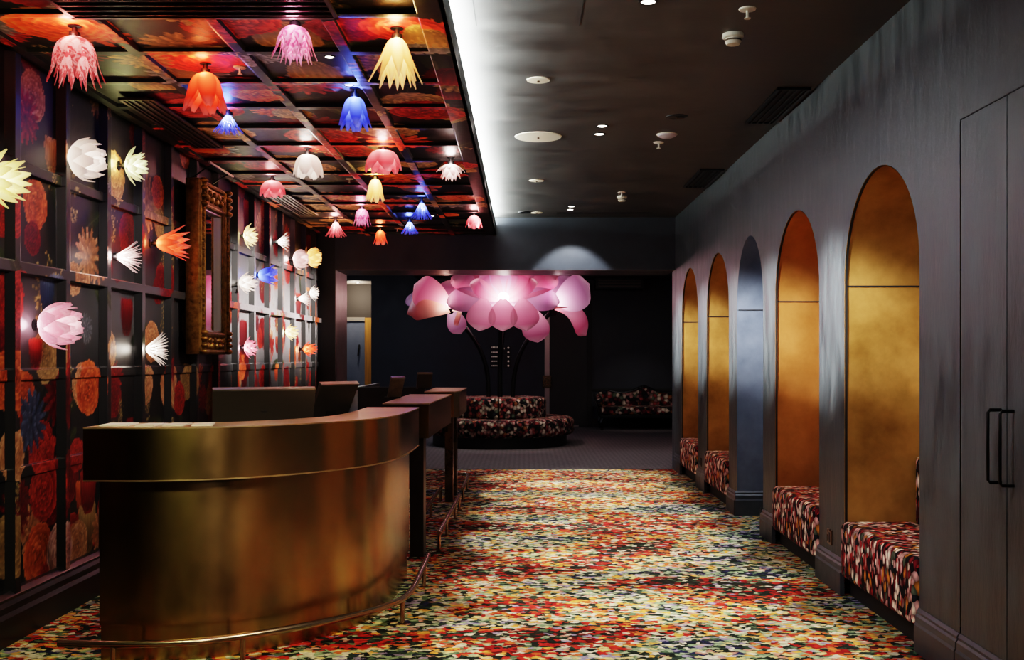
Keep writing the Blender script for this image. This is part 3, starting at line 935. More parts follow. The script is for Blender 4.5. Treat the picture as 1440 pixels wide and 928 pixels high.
# pale paper folder standing by the right monitor
mb = MB()
mb.poly([at(486, 588, 6.14), at(503, 578, 6.22), at(503, 548, 6.22), at(497, 553, 6.18)])
tag(mb.build('paper_stand', plain('bluish_paper', (.30, .33, .40), .5)),
    'bluish paper sheet propped beside the right monitor', 'paper')

# tilted payment tablets
def tablet(px, py, D, w, h, yaw, tilt, lb, mat):
    b = at(px, py, D); b.z = 1.05
    t = empty('tablet', b, (0, 0, R(yaw)), lb, 'tablet', 'tilted tablets on the straight counters')
    MB().box((-w / 2, -.008, 0), (w / 2, .010, h), .003, 1).build('case', mat, t, rot=(R(tilt), 0, 0), loc=(0, 0, .008))
    MB().box((-w / 2 + .008, .0102, .01), (w / 2 - .008, .0112, h - .01)).build('display', M['black'], t, rot=(R(tilt), 0, 0), loc=(0, 0, .008))
    MB().box((-w / 2, -.011, h - .012), (w / 2, .011, h + .003)).build('silver_edge', M['silver'], t, rot=(R(tilt), 0, 0), loc=(0, 0, .008))
    MB().box((-w / 2.4, -.02, 0), (w / 2.4, .07, .009), .002, 1).build('foot', M['black'], t)
    MB().box((-.02, .012, .005), (.02, .05, h * .5), .004, 1).build('stand', M['black'], t)


M['tabcase'] = cloudy('brushed_case', (.16, .13, .09), (.30, .25, .18), .35, .5, metal=.6, scale=20)
tablet(554, 561, 7.75, .115, .165, 35, 24, 'tilted pale-backed tablet on the counter right behind the curved desk', M['tabcase'])
tablet(596, 549, 10.0, .15, .155, 22, 16, 'tilted dark tablet with a bright top edge on the farthest counter', plain('dark_case', (.07, .055, .05), .4))

# leaflets lying on the curved counter
for i, (px, py, w, y_, a) in enumerate([(168, 597, .125, 4.66, 4), (213, 597, .09, 4.64, -3), (250, 597, .09, 4.66, 2), (286, 597, .09, 4.67, 12)]):
    X = (px - VX) * y_ / F
    o = MB().box((-w / 2, -.08, 0), (w / 2, .08, .006)).build('leaflet', M['paper'], loc=(X, y_, 1.0505), rot=(0, 0, R(a)))
    tag(o, ['white leaflets at the left end of the curved counter top', 'white leaflets second from the left on the curved counter top',
            'white leaflets third from the left on the curved counter top', 'white leaflets skewed on the curved counter, beside the wide monitor'][i], 'leaflet', 'white leaflets on the curved counter')

# ------------------------------------------------------------------ gilt mirror on the mural wall
t = empty('gilt_mirror', (-2.45, 7.76, 2.02), label='tall carved gilt-framed mirror on the dark floral wall', cat='mirror')
def stile(y0, y1, z0, z1):
    return MB().box((0, y0, z0), (.09, y1, z1), .012, 2).box((0, y0 + .02 * (1 if y0 < 0 else -0) , z0), (.125, y1 - .02 * (1 if y1 > 0 else 0), z1), .014, 3)
W2, H2 = .36, .64
for s in (-1, 1):
    a, b = sorted((s * W2, s * (W2 - .11)))
    mb = MB().box((0, a, -H2), (.10, b, H2), .01, 2)
    c_ = (a + b) / 2
    mb.tube([(.10, c_ - .028, -H2 + .02), (.10, c_ - .028, H2 - .02)], .016, 8)
    mb.tube([(.105, c_ + .028, -H2 + .02), (.105, c_ + .028, H2 - .02)], .02, 8)
    for kk in range(34):
        mb.sphere((.115, c_, -H2 + .03 + kk * .037), .013, 8)
    mb.build('frame_stile', M['gilt'], t, True)
for s, hh in ((1, .20), (-1, .17)):
    z0, z1 = sorted((s * H2, s * (H2 - hh)))
    mb = MB().box((0, -W2 + .1, z0), (.095, W2 - .1, z1), .01, 2)
    zz = (z0 + z1) / 2
    mb.tube([(.098, -W2 + .11, z0 + .02), (.098, W2 - .11, z0 + .02)], .016, 8)
    mb.tube([(.098, -W2 + .11, z1 - .02), (.098, W2 - .11, z1 - .02)], .018, 8)
    for kk in range(9):
        yy = -W2 + .14 + kk * (2 * W2 - .28) / 8
        mb.sphere((.10, yy, zz + .02 * math.cos(kk * PI)), .034, 10, (.7, 1, .8))
    for kk in range(4):
        for q in (-1, 1):
            mb.sphere((.12, q * (W2 - .05), z0 + .02 + kk * hh / 3.6), .036, 10, (.9, 1.1, .6))
    mb.build('carved_panel', M['gilt'], t, True)
MB().box((.05, -W2 + .105, -H2 + .165), (.056, W2 - .105, H2 - .195)).build('mirror_glass', M['mirror'], t)
mb = MB()
ys, zs = W2 - .118, None
for (ya, yb, za, zb) in [(-ys, -ys + .012, -H2 + .17, H2 - .2), (ys - .012, ys, -H2 + .17, H2 - .2), (-ys, ys, H2 - .212, H2 - .2), (-ys, ys, -H2 + .17, -H2 + .182)]:
    mb.box((.05, ya, za), (.085, yb, zb))
mb.build('silver_slip', M['silver'], t)
# picture light over the mirror
t = empty('picture_light', (-2.45, 7.75, 2.78), label='slim silver picture light bar above the gilt mirror', cat='picture light')
MB().tube([(.16, -.3, 0), (.16, .3, 0)], .009, 8).build('bar', M['silver'], t, True)
for y in (-.2, .2):
    MB().tube([(0, y, -.1), (.1, y, -.03), (.16, y, 0)], .005, 6).build('bracket', M['blackmetal'], t, True)

# ------------------------------------------------------------------ blossom lamps
def petal_mesh(name, prof, width, W, H, n, tw=0., nu=11, nv=7, cup=0.):
    pu = np.linspace(0, 1, nu)
    s = np.linspace(0, 1, len(prof))
    sm = lambda a: np.interp(pu, s, a)
    rr = sm([p[0] for p in prof]) * W / 2
    hh = sm([p[1] for p in prof]) * H
    for a in (rr, hh):
        a[1:-1] = .25 * a[:-2] + .5 * a[1:-1] + .25 * a[2:]
    ws = np.linspace(0, 1, len(width))
    ww = np.interp(pu, ws, width) * W / 2
    vs = []
    att = []
    atv = []
    for i in range(nu):
        cap = PI / n * 1.35
        ha = min(ww[i] / max(rr[i], .25 * W / 2), cap)
        for j in range(nv):
            q = -1 + 2 * j / (nv - 1)
            a = q * ha + tw * pu[i]
            r = rr[i] * (1 - cup * q * q) * (1 + .015 * math.cos(q * 9) * pu[i])
            vs.append((r * math.cos(a), r * math.sin(a), hh[i] + .03 * H * q * q * pu[i]))
            att.append(pu[i]); atv.append(q * q)
    fs = [(i * nv + j, (i + 1) * nv + j, (i + 1) * nv + j + 1, i * nv + j + 1) for i in range(nu - 1) for j in range(nv - 1)]
    me = bpy.data.meshes.new(name)
    me.from_pydata(vs, [], fs)
    a = me.attributes.new('pu', 'FLOAT', 'POINT')
    a.data.foreach_set('value', att)
    me.attributes.new('pv', 'FLOAT', 'POINT').data.foreach_set('value', atv)
    me.polygons.foreach_set('use_smooth', [True] * len(me.polygons))
    me.update()
    return me


STYLE = {
    'tulip': [(6, [(.16, 0), (.50, .08), (.68, .35), (.78, .66), (1.02, 1.0)], [.16, .36, .44, .36, .08], 0, 0.),
              (5, [(.12, 0), (.40, .14), (.54, .45), (.60, .75), (.68, 1.02)], [.12, .34, .42, .34, .10], .5, 0.)],
    'dome': [(6, [(.16, 0), (.58, .04), (.86, .32), (.98, .64), (1.06, .96)], [.16, .44, .54, .46, .12], 0, 0.),
             (5, [(.14, 0), (.46, .1), (.66, .45), (.74, .78), (.74, 1.04)], [.14, .40, .46, .40, .12], .5, 0.)],
    'pointed': [(8, [(.20, 0), (.40, .12), (.62, .48), (1.02, 1.0)], [.16, .30, .25, 0.01], 0, 0.),
                (8, [(.18, 0), (.34, .2), (.50, .62), (.62, 1.04)], [.15, .28, .24, 0.01], .5, 0.)],
    'spiky': [(9, [(.15, 0), (.58, .08), (.76, .36), (.84, .64), (1.06, .94)], [.14, .32, .24, .09, .005], 0, .1),
              (9, [(.13, 0), (.48, .16), (.60, .52), (.62, .82), (.74, 1.03)], [.13, .28, .23, .08, .005], .5, -.1),
              (6, [(.1, 0), (.32, .3), (.40, .7), (.42, .92)], [.1, .24, .18, .005], .25, 0.)],
    'filament': [(22, [(.10, 0), (.30, .16), (.64, .60), (1.0, .94)], [.05, .075, .06, .010], 0, 0.),
                 (14, [(.08, 0), (.2, .3), (.40, .72), (.58, 1.0)], [.045, .07, .055, .010], .5, 0.)],
    'lotus': [(8, [(.10, 0), (.44, .06), (.84, .28), (1.08, .50)], [.12, .23, .24, .02], 0, 0.),
              (8, [(.10, 0), (.34, .20), (.62, .58), (.78, .86)], [.1, .22, .22, .02], .5, 0.),
              (6, [(.08, 0), (.22, .3), (.38, .74), (.44, 1.0)], [.08, .18, .16, .02], .2, 0.)],
    'peony': [(7, [(.12, 0), (.62, .0), (.98, .30), (1.06, .70)], [.14, .36, .40, .10], 0, 0.),
              (7, [(.1, 0), (.50, .16), (.78, .55), (.74, .98)], [.12, .34, .38, .12], .5, 0.),
              (5, [(.08, .05), (.34, .3), (.46, .72), (.34, 1.04)], [.1, .26, .30, .10], .2, 0.)],
}
PM = {
    'redwhite': petal_mat('petal_red_white', (1, .80, .74), (.86, .42, .40), 1.1, .28, (.55, .03, .04), 30, .85),
    'magenta': petal_mat('petal_magenta_white', (1, .78, .86), (.82, .36, .52), 1.1, .26, (.5, .03, .16), 30, .8),
    'yellow': petal_mat('petal_warm_yellow', (1, .86, .55), (.92, .60, .22), 1.3, .42),
    'orange': petal_mat('petal_orange_red', (1, .36, .14), (.80, .055, .02), 1.2, .30),
    'orangered': petal_mat('petal_orange', (1, .40, .18), (.85, .10, .04), 1.3, .40),
    'blue': petal_mat('petal_blue', (.45, .62, 1), (.045, .06, .62), 1.5, .42),
    'white': petal_mat('petal_white', (1, .95, .88), (.80, .70, .64), .75, .24),
    'whitepink': petal_mat('petal_white_pink', (1, .90, .86), (.78, .56, .55), .85, .24),
    'rose': petal_mat('petal_rose_red', (1, .70, .68), (.72, .10, .12), 1.1, .30),
    'pink': petal_mat('petal_pink', (1, .72, .76), (.74, .20, .28), 1.1, .32),
    'cream': petal_mat('petal_cream', (1, .93, .66), (.86, .68, .36), 1.1, .34),
    'green': petal_mat('petal_pale_green', (.98, 1, .74), (.74, .76, .46), .9, .30),
    'lemon': petal_mat('petal_lemon', (1, 1, .66), (.84, .76, .34), 1.2, .34),
    'peonypink': petal_mat('petal_peony_pink', (1, .80, .84), (.72, .34, .42), .9, .24, (.9, .7, .74), 20, .5),
}
GL = {'redwhite': (1, .35, .28), 'magenta': (1, .4, .6), 'yellow': (1, .68, .28), 'orange': (1, .22, .08), 'orangered': (1, .25, .1), 'blue': (.12, .2, 1),
      'white': (1, .92, .8), 'whitepink': (1, .78, .72), 'rose': (1, .45, .42), 'pink': (1, .5, .55), 'cream': (1, .82, .45), 'green': (.92, .95, .45), 'lemon': (1, .92, .42), 'peonypink': (1, .6, .7)}

collar_me = None
def blossom(name, loc, rot, W, H, style, mat, label, group, power, glow_off):
    global collar_me
    t = empty(name, loc, rot, label, 'lamp', group)
    if collar_me is None:
        o = MB().lathe([(0, 0), (.03, 0), (.03, .005), (.012, .008), (.012, .028), (.024, .030), (.028, .054), (0, .054)], 16).build('lamp_holder', M['blackmetal'], t, True)
        collar_me = o.data
    else:
        o = bpy.data.objects.new('lamp_holder', collar_me); COL.objects.link(o); o.parent = t
    for ri, (n, prof, wid, ph, tw) in enumerate(STYLE[style]):
        me = petal_mesh('petal', prof, wid, W, H - .045, n, tw)
        me.materials.append(PM[mat])
        for k in range(n):
            p = bpy.data.objects.new('petal', me)
            COL.objects.link(p); p.parent = t
            p.location = (0, 0, .047)
            p.rotation_euler = (random.uniform(-.05, .05), random.uniform(-.05, .05), 2 * PI * (k + ph) / n + random.uniform(-.06, .06))
    b = MB().sphere((0, 0, .047 + .25 * H), min(.03, .16 * W), 10).build('bulb', M['bulb'], t, True)
    l = bpy.data.lights.new('glow', 'POINT')
    l.energy = power; l.color = GL[mat]; l.shadow_soft_size = .03
    lo = bpy.data.objects.new('glow', l); COL.objects.link(lo)
    mw = Matrix.LocRotScale(Vector(loc), t.rotation_euler, None)
    lo.location = mw @ Vector((0, 0, .046)) + Vector(glow_off)
    return t


ZP = ZF + .02
gc = 'blossom lamps hanging from the floral ceiling'
CEIL = [  # holder px, tip y, width px, style, colour, label
    (105, 52, 118, 74, 'spiky', 'redwhite', 'large red and white mottled spiky lamp at the upper left of the floral ceiling'),
    (415, 38, 84, 62, 'spiky', 'magenta', 'magenta and white mottled spiky lamp near the black ceiling grille'),
    (558, 55, 116, 72, 'pointed', 'yellow', 'large warm yellow lamp with long pointed petals, nearest the cove'),
    (289, 103, 153, 66, 'tulip', 'orange', 'big orange-red tulip lamp hanging from the ceiling'),
    (321, 162, 187, 40, 'filament', 'blue', 'blue fringed lamp hanging just behind the big orange-red tulip lamp'),
    (499, 137, 180, 46, 'tulip', 'blue', 'blue bell-shaped lamp hanging mid ceiling, behind the yellow pointed lamp'),
    (433, 218, 248, 42, 'dome', 'white', 'white domed lamp, only all-white one under the floral ceiling'),
    (539, 212, 241, 50, 'dome', 'rose', 'wide rose-red domed lamp mid ceiling'),
    (634, 231, 253, 38, 'lotus', 'whitepink', 'small white and pink lamp near the cove edge'),
    (528, 252, 282, 27, 'tulip', 'yellow', 'small yellow tulip lamp hanging behind the rose-red dome'),
    (593, 285, 308, 30, 'filament', 'blue', 'blue fringed lamp toward the far right of the floral ceiling, nearer of the far pair'),
    (383, 255, 275, 35, 'dome', 'rose', 'small red and white domed lamp above the mirror, near the slot grille'),
    (509, 294, 318, 24, 'spiky', 'magenta', 'small pink mottled lamp between the yellow tulip and the orange lamps'),
    (472, 312, 333, 29, 'filament', 'rose', 'pinkish red fringed lamp at the far left end of the floral ceiling'),
    (535, 324, 343, 19, 'tulip', 'orangered', 'tiny orange lamp at the far end, lowest in the picture of the ceiling lamps'),
    (576, 312, 329, 24, 'filament', 'blue', 'small blue fringed lamp at the far end, beyond the other far blue one'),
    (667, 304, 320, 22, 'dome', 'rose', 'small red-pink lamp at the far end beside the cove'),
]
for px, py, ty, wp, st, mt, lb in CEIL:
    Dd = F * (ZP - .05 - CH) / (VY - py)
    X = (px - VX) * Dd / F
    W = wp * Dd / F; H = (ty - py) * Dd / F + .05
    blossom('blossom_lamp', (X, Dd, ZP), (PI, 0, random.uniform(0, 1)), W, H, st, mt, lb, gc, 1.7, (0, -.06, 0))

gw = 'blossom lamps on the dark floral wall'
WALL = [  # holder px, centre y, petals right end px, height px, style, colour, label
    (-18, 252, 42, 78, 'lotus', 'lemon', 'lemon yellow lotus lamp on the wall at the left picture edge'),
    (103, 225, 147, 60, 'peony', 'white', 'large white lamp high on the wall, leftmost of the white ones'),
    (178, 233, 209, 50, 'lotus', 'green', 'pale green-white lamp high on the wall left of the mirror'),
    (165, 361, 197, 44, 'filament', 'whitepink', 'pinkish white fringed lamp on the wall, left of the orange-red wall lamp'),
    (222, 342, 264, 50, 'pointed', 'orangered', 'orange-red pointed lamp on the wall right beside the gilt mirror'),
    (62, 457, 113, 64, 'peony', 'peonypink', 'large pink peony lamp on the wall above the left end of the desk'),
    (206, 491, 235, 46, 'filament', 'white', 'white fringed lamp on the wall low beside the mirror'),
    (344, 332, 364, 34, 'lotus', 'cream', 'cream lamp on the wall just right of the mirror top'),
    (391, 340, 407, 27, 'filament', 'white', 'small white fringed lamp high on the far wall'),
    (414, 365, 435, 28, 'peony', 'whitepink', 'white-pink lamp on the far wall, left neighbour of the far yellow one'),
    (433, 362, 453, 28, 'peony', 'yellow', 'yellow lamp at the far end of the floral wall'),
    (364, 387, 390, 28, 'tulip', 'blue', 'blue lamp on the far wall, only blue one on the wall'),
    (337, 398, 364, 30, 'lotus', 'white', 'white lamp on the wall just left of and below the blue one'),
    (420, 420, 437, 20, 'filament', 'white', 'white fringed lamp at the far wall, left of a second white lamp'),
    (436, 412, 449, 20, 'lotus', 'white', 'white lamp at the very end of the floral wall, under the far yellow one'),
    (402, 467, 422, 22, 'lotus', 'cream', 'cream lamp low on the far wall'),
    (344, 489, 364, 28, 'lotus', 'pink', 'pink lamp low on the wall right of the mirror'),
    (427, 491, 448, 20, 'lotus', 'orangered', 'orange-red lamp low at the far end of the wall'),
]
for px, cy, rx, hp, st, mt, lb in WALL:
    xb = XL + .05
    Dd = xb * F / (px - VX)
    z = CH - (cy - VY) * Dd / F
    W = hp * Dd / F
    # the tip on the axis projects to rx: solve depth of the lamp along +X
    H = max(.12, min(.26, (rx - px) * Dd / F))
    if st in ('filament', 'tulip', 'pointed'): H = min(H, .24)
    blossom('blossom_lamp', (XL + (.05 if any(abs(Dd - y) < .036 for y in battY) or any(abs(z - q) < .03 for q in railZ) else 0.0), Dd, z), (0, PI / 2, 0), W, H + .03, st, mt, lb, gw, 1.3, (0, -.055, 0))

# ------------------------------------------------------------------ ceiling fittings
def downlight(x, y, z, r, lb, grp):
    t = empty('downlight', (x, y, z), label=lb, cat='downlight', group=grp)
    MB().lathe([(r * .72, 0), (r, 0), (r, -.004), (r * .72, -.004), (r * .68, .0)], 24).build('trim_ring', M['blackmetal'], t, True)
    MB().lathe([(0, -.0015), (r * .71, -.0015), (r * .71, -.0005), (0, -.0005)], 24).build('lens', M['downlamp'], t, True)
    return t


gp = 'downlights in the dark plaster ceiling'
for x, y, lb in [(.59, 4.87, 'downlight at the top edge of the picture in the dark ceiling'), (.572, 7.49, 'nearer of the downlight pair mid dark ceiling'),
                 (.57, 7.76, 'farther of the downlight pair mid dark ceiling'), (.53, 11.48, 'nearer of the small downlight pair before the bulkhead'), (.53, 11.73, 'farther of the small downlight pair before the bulkhead')]:
    downlight(x, y, ZC, .048, lb, gp)
gf = 'downlights in the floral ceiling'
for x, y, lb in [(-.966, 5.08, 'small bright downlight in the floral ceiling near the magenta lamp'), (-.958, 5.60, 'small bright downlight beside the blue bell lamp in the floral ceiling'),
                 (-.95, 8.33, 'small bright downlight right of the small yellow tulip lamp'), (-.967, 10.8, 'small bright downlight by the far blue lamp in the floral ceiling')]:
    o = downlight(x, y, ZP - .0005, .03, lb, gf)
for x, y, r, lb in [(.087, 6.24, .072, 'small round cream speaker disc nearest the camera in the dark ceiling'), (.109, 7.85, .18, 'large round cream speaker disc in the dark ceiling'),
                    (.12, 9.8, .072, 'small round cream disc behind the large speaker disc'), (.147, 11.97, .072, 'small round cream disc closest to the bulkhead')]:
    t = empty('ceiling_speaker', (x, y, ZC), label=lb, cat='speaker', group='round cream discs in the dark ceiling')
    MB().lathe([(0, 0), (r, 0), (r * .97, -.006), (0, -.008)], 32).build('grille', M['speakerwhite'], t, True)
    MB().lathe([(0, -.008), (.008, -.008), (.008, -.016), (0, -.017)], 10).build('centre_pin', M['bronze'], t)
t = empty('ceiling_speaker', (1.075, 7.2, ZC), label='round black speaker in the dark ceiling, right of the downlight pair', cat='speaker')
MB().lathe([(0, -.004), (.05, -.004), (.056, -.008), (.075, -.006), (.077, 0)], 28).build('grille', M['blackmetal'], t, True)
MB().lathe([(0, -.016), (.012, -.012), (.012, -.003)], 12).build('centre_pin', M['bronze'], t)
t = empty('ceiling_speaker', (.005, 11.95, ZC), label='round black disc beside the last cream disc near the bulkhead', cat='speaker')
MB().lathe([(0, -.004), (.05, -.004), (.056, -.008), (.075, -.006), (.077, 0)], 28).build('grille', M['blackmetal'], t, True)
t = empty('ceiling_sensor', (1.085, 7.775, ZC), label='lilac-white dome sensor on the dark ceiling', cat='sensor')
MB().lathe([(0, -.030), (.04, -.026), (.068, -.014), (.074, 0)], 28).build('dome', M['lilac'], t, True)
MB().lathe([(.07, 0), (.08, 0), (.079, -.004), (.07, -.005)], 28).build('base_ring', M['white'], t, True)
gs = 'smoke detectors on the dark ceiling'
for x, y, lb in [(1.094, 5.36, 'cream smoke detector nearest the camera on the dark ceiling'), (1.03, 10.77, 'small cream smoke detector far back on the dark ceiling')]:
    t = empty('smoke_detector', (x, y, ZC), label=lb, cat='smoke detector', group=gs)
    MB().lathe([(0, 0), (.055, 0), (.055, -.018), (.048, -.024), (0, -.024)], 24).build('base', M['white'], t, True)
    MB().lathe([(0, -.024), (.040, -.024), (.043, -.040), (.034, -.055), (0, -.058)], 24).build('chamber', M['white'], t, True)
    MB().lathe([(.0405, -.030), (.0435, -.031), (.0435, -.038), (.0415, -.039)], 24).build('vent_slot', M['bronze'], t)
gk = 'sprinkler heads in the dark ceiling'
gk2 = 'sprinkler heads in the floral ceiling'
for x, y, z, s, lb, g in [(1.084, 4.97, ZC, 1, 'sprinkler head with round plate nearest the camera in the dark ceiling', gk), (1.06, 8.06, ZC, 1, 'sprinkler head behind the lilac dome sensor', gk),
                          (1.0, 10.5, ZC, 1, 'small sprinkler head by the far smoke detector', gk), (-1.46, 5.26, ZP, .8, 'sprinkler head in the floral ceiling by the orange-red tulip lamp', gk2),
                          (-1.46, 8.56, ZP + .002, .8, 'sprinkler head in the floral ceiling near the white domed lamp', gk2), (-1.47, 11.86, ZP + .002, .8, 'sprinkler head at the far end of the floral ceiling', gk2)]:
    t = empty('sprinkler', (x, y, z), label=lb, cat='sprinkler', group=g)
    MB().lathe([(0, 0), (.042 * s, 0), (.040 * s, -.006), (.016 * s, -.010), (0, -.010)], 24).build('cover_plate', M['white'], t, True)
    MB().tube([(0, 0, -.01), (0, 0, -.045 * s)], .007 * s, 10).build('spray_head', M['white'], t, True)
    MB().lathe([(0, -.045 * s), (.016 * s, -.045 * s), (.016 * s, -.049 * s), (0, -.049 * s)], 16).build('deflector', M['white'], t, True)

# air grilles
def grille(x0, x1, y0, y1, z, n, along, lb, grp=None, mat=None):
    cx, cy = (x0 + x1) / 2, (y0 + y1) / 2
    t = empty('air_grille', (cx, cy, z), label=lb, cat='air grille', group=grp)
    a, b = (x1 - x0) / 2, (y1 - y0) / 2
    MB().box((-a, -b, -.004), (a, b, .0)).build('backing', M['black'], t)
    mb = MB()
    fw = .018
    mb.box((-a, -b, -.014), (a, -b + fw, 0)).box((-a, b - fw, -.014), (a, b, 0)).box((-a, -b, -.014), (-a + fw, b, 0)).box((a - fw, -b, -.014), (a, b, 0))
    mb.build('frame', mat or M['blackmetal'], t)
    for k in range(n):
        if along == 'x':
            q = -b + fw + (k + .5) * (2 * b - 2 * fw) / n
            s = MB().box((-a + fw, q - .005, -.014), (a - fw, q + .005, -.003))
        else:
            q = -a + fw + (k + .5) * (2 * a - 2 * fw) / n
            s = MB().box((q - .005, -b + fw, -.014), (q + .005, b - fw, -.003))
        s.build('slat', mat or M['legdark'], t)
    return t


gg = 'black air grilles'
M['slat'] = plain('slat_metal', (.09, .06, .055), .3, .5)
grille(-1.95, -.80, 4.08, 4.42, ZF, 5, 'x', 'wide black slatted air grille across the floral ceiling at the top of the picture', gg, M['slat'])
grille(-2.30, -2.10, 5.8, 7.15, ZF, 4, 'y', 'long slot air grille in the floral ceiling along the left wall, nearer one', gg, M['slat'])
grille(-2.32, -2.12, 9.2, 10.55, ZF, 4, 'y', 'long slot air grille in the floral ceiling beyond the mirror', gg, M['slat'])
grille(1.59, 1.80, 6.42, 7.37, ZC, 4, 'y', 'black air grille in the dark ceiling beside the arched wall, nearer one', gg)
grille(1.58, 1.80, 9.2, 10.15, ZC, 4, 'y', 'black air grille in the dark ceiling beside the arched wall, farther one', gg)
tag(MB().box((.38, 11.97, ZC - .006), (1.5, 12.05, ZC)).build('slot_diffuser', M['black']), 'thin black slot diffuser across the dark ceiling before the bulkhead', 'air diffuser')
# access hatch joints
struct(MB().box((-.245, 3.9, ZC - .001), (-.24, 5.22, ZC)).box((.28, 3.9, ZC - .001), (.285, 5.22, ZC)).build('trim_22', M['dark']))

# ------------------------------------------------------------------ lobby
ZL = 3.0
struct(MB().box((-5.2, D2 + .001, ZL), (4.6, YB + 1.8, ZL + .05)).build('ceiling', M['navy']))
mb = MB()
cx0, cx1, cz = -4.35, -2.985, 2.85
mb.box((-5.2, YB, 0), (cx0, YB + .1, ZL)).box((cx0, YB, cz), (cx1, YB + .1, ZL)).box((cx1, YB, 0), (4.6, YB + .1, ZL))
struct(mb.build('wall_back', M['navy']))
struct(MB().box((-5.2, D2 + .001, 0), (-5.1, YB, ZL)).build('wall_lobby_left', M['navy']))
struct(MB().box((4.5, D1 + .3, 0), (4.6, YB, ZL)).build('wall_lobby_right', M['navy']))
struct(MB().box((-5.2, D2 - .1, 0), (XL - .1, D2, ZL)).box((XB + .1, D1 + .25, 0), (4.6, D1 + .3, ZL)).build('wall_lobby_front', M['navy']))
# dropped soffit over the sofa
struct(MB().box((-2.05, 15.3, 2.86), (4.5, YB - .001, ZL)).build('ceiling', M['dark']))
# corridor beyond
YC = YB + 1.15
struct(MB().box((cx0 - .08, YB + .1, 0), (cx0, YC, cz)).box((cx1, YB + .1, 0), (cx1 + .08, YC, cz)).build('wall_corridor', M['brownwall']))
struct(MB().box((cx0 - .08, YB + .1, cz), (cx1 + .08, YC, cz + .05)).build('ceiling', plain('corridor_ceiling', (.16, .13, .11), .7)))
dx0, dx1 = at(470, 0, YC).x, at(513, 0, YC).x
struct(MB().box((cx0 - .08, YC, 2.17), (cx1 + .08, YC + .08, cz)).box((dx1 + .15, YC, 0), (cx1 + .08, YC + .08, 2.17)).box((cx0 - .08, YC, 0), (dx0 - .15, YC + .08, 2.17)).build('wall_corridor_end', M['brownwall']))
d = struct(MB().box((dx0, YC + .03, .01), (dx1, YC + .07, 2.1)).build('door_3', M['bluedoor']))
MB().tube([at(505, 485, YC) + Vector((0, .03, 0)), at(505, 490, YC) + Vector((0, -.05, 0)), at(504, 500, YC) + Vector((0, -.05, 0))], .016, 8).build('door_handle', M['black'], d, True)
fr = MB().box((dx1, YC - .01, 0), (dx1 + .15, YC + .09, 2.17)).build('door_frame', M['wood'], d)
MB().box((dx0 - .15, YC - .01, 2.1), (dx1, YC + .09, 2.18)).build('door_head', plain('pale_lintel', (.35, .31, .27), .6), d)
t = downlight(at(503, 400, 20.6).x, 20.6, cz, .05, 'small bright downlight in the corridor ceiling behind the lobby', None)

# double door in the back wall, its lit edge put in as a pale strip
x0, x1 = at(722, 0, YB).x, at(825, 0, YB).x
xm = at(769, 0, YB).x
d = struct(MB().box((x0, YB - .03, .01), (xm - .05, YB - .002, 2.75)).build('door_4', M['navy']))
d = struct(MB().box((xm - .05, YB - .03, .01), (x1, YB - .002, 2.75)).build('door_5', plain('charcoal_door', (.017, .016, .017), .5)))
MB().box((xm - .045, YB - .055, .02), (xm + .05, YB - .028, 2.18)).build('edge_strip', M['silverdim'], d)
MB().box((xm - .085, YB - .075, .76), (xm + .085, YB - .05, 1.0), .01, 2).build('lock_case', M['bronze'], d)
MB().box((xm + .3, YB - .05, .004), (xm + .62, YB - .03, .03)).build('sill_strip', M['silverdim'], d)
struct(MB().box((x1, YB - .05, 0), (x1 + .1, YB - .001, 2.8)).build('trim_23', M['dark']))
struct(MB().box((x1 + .1, YB - .03, .70), (4.5, YB - .001, .745)).box((x1 + .1, YB - .04, 0), (4.5, YB - .001, .15)).build('trim_24', M['dark']))
struct(MB().box((cx1, YB - .04, 0), (x0, YB - .001, .15)).build('baseboard_back', M['dark']))

# directory sign
t = empty('directory_sign', (at(705, 0, YB).x, YB - .002, 1.36), label='small black directory sign of stacked plates on the lobby wall behind the flower stems', cat='sign')
M['ink'] = plain('pale_lettering', (.6, .52, .44), .6, emis=(1, .85, .7), estr=.05)
for r_ in range(5):
    zc = (VY - (489 + r_ * 6.3)) * YB / F
    for side, (pa, pb) in enumerate([(689.5, 702), (708, 719)]):
        xa = (pa - 705) * YB / F; xb_ = (pb - 705) * YB / F
        pl = MB().box((xa, -.012, zc - .038), (xb_, 0, zc + .038), .003, 1).build('sign_plate', M['black'], t)
        mk = MB()
        if side == 0:
            k = 0
            xx = xa + .025
            while xx < xb_ - .03:
                w_ = random.uniform(.012, .03)
                mk.box((xx, -.0135, zc - .010), (xx + w_, -.0115, zc + .012 + (.014 if r_ == 0 else 0)))
                xx += w_ + .008
        else:
            mk.disc(((xa + xb_) / 2 + .02, -.0138, zc), .020, .003, 12, 'y')
            if r_ == 0: mk.box((xa + .01, -.0135, zc - .03), (xa + .025, -.0115, zc + .0))
        mk.build('lettering', M['ink'], pl)

# ceiling cassettes high on the lobby wall
for px0, px1, lb in [(594, 650, 'dark air unit high on the lobby wall, left of the giant flower lamp'), (838, 905, 'dark air unit high on the lobby wall, right of the giant flower lamp')]:
    xa, xb_ = at(px0, 0, 19.4).x, at(px1, 0, 19.4).x
    t = empty('air_unit', ((xa + xb_) / 2, 19.4, 2.76), label=lb, cat='air unit', group='air units on the lobby wall')
    w_ = (xb_ - xa) / 2
    MB().box((-w_, 0, -.10), (w_, .6005, .0998)).build('casing', M['black'], t)
    for k in range(3):
        MB().box((-w_ + .05, -.012, -.07 + k * .055), (w_ - .05, .004, -.045 + k * .055)).build('slat', M['slat'], t)

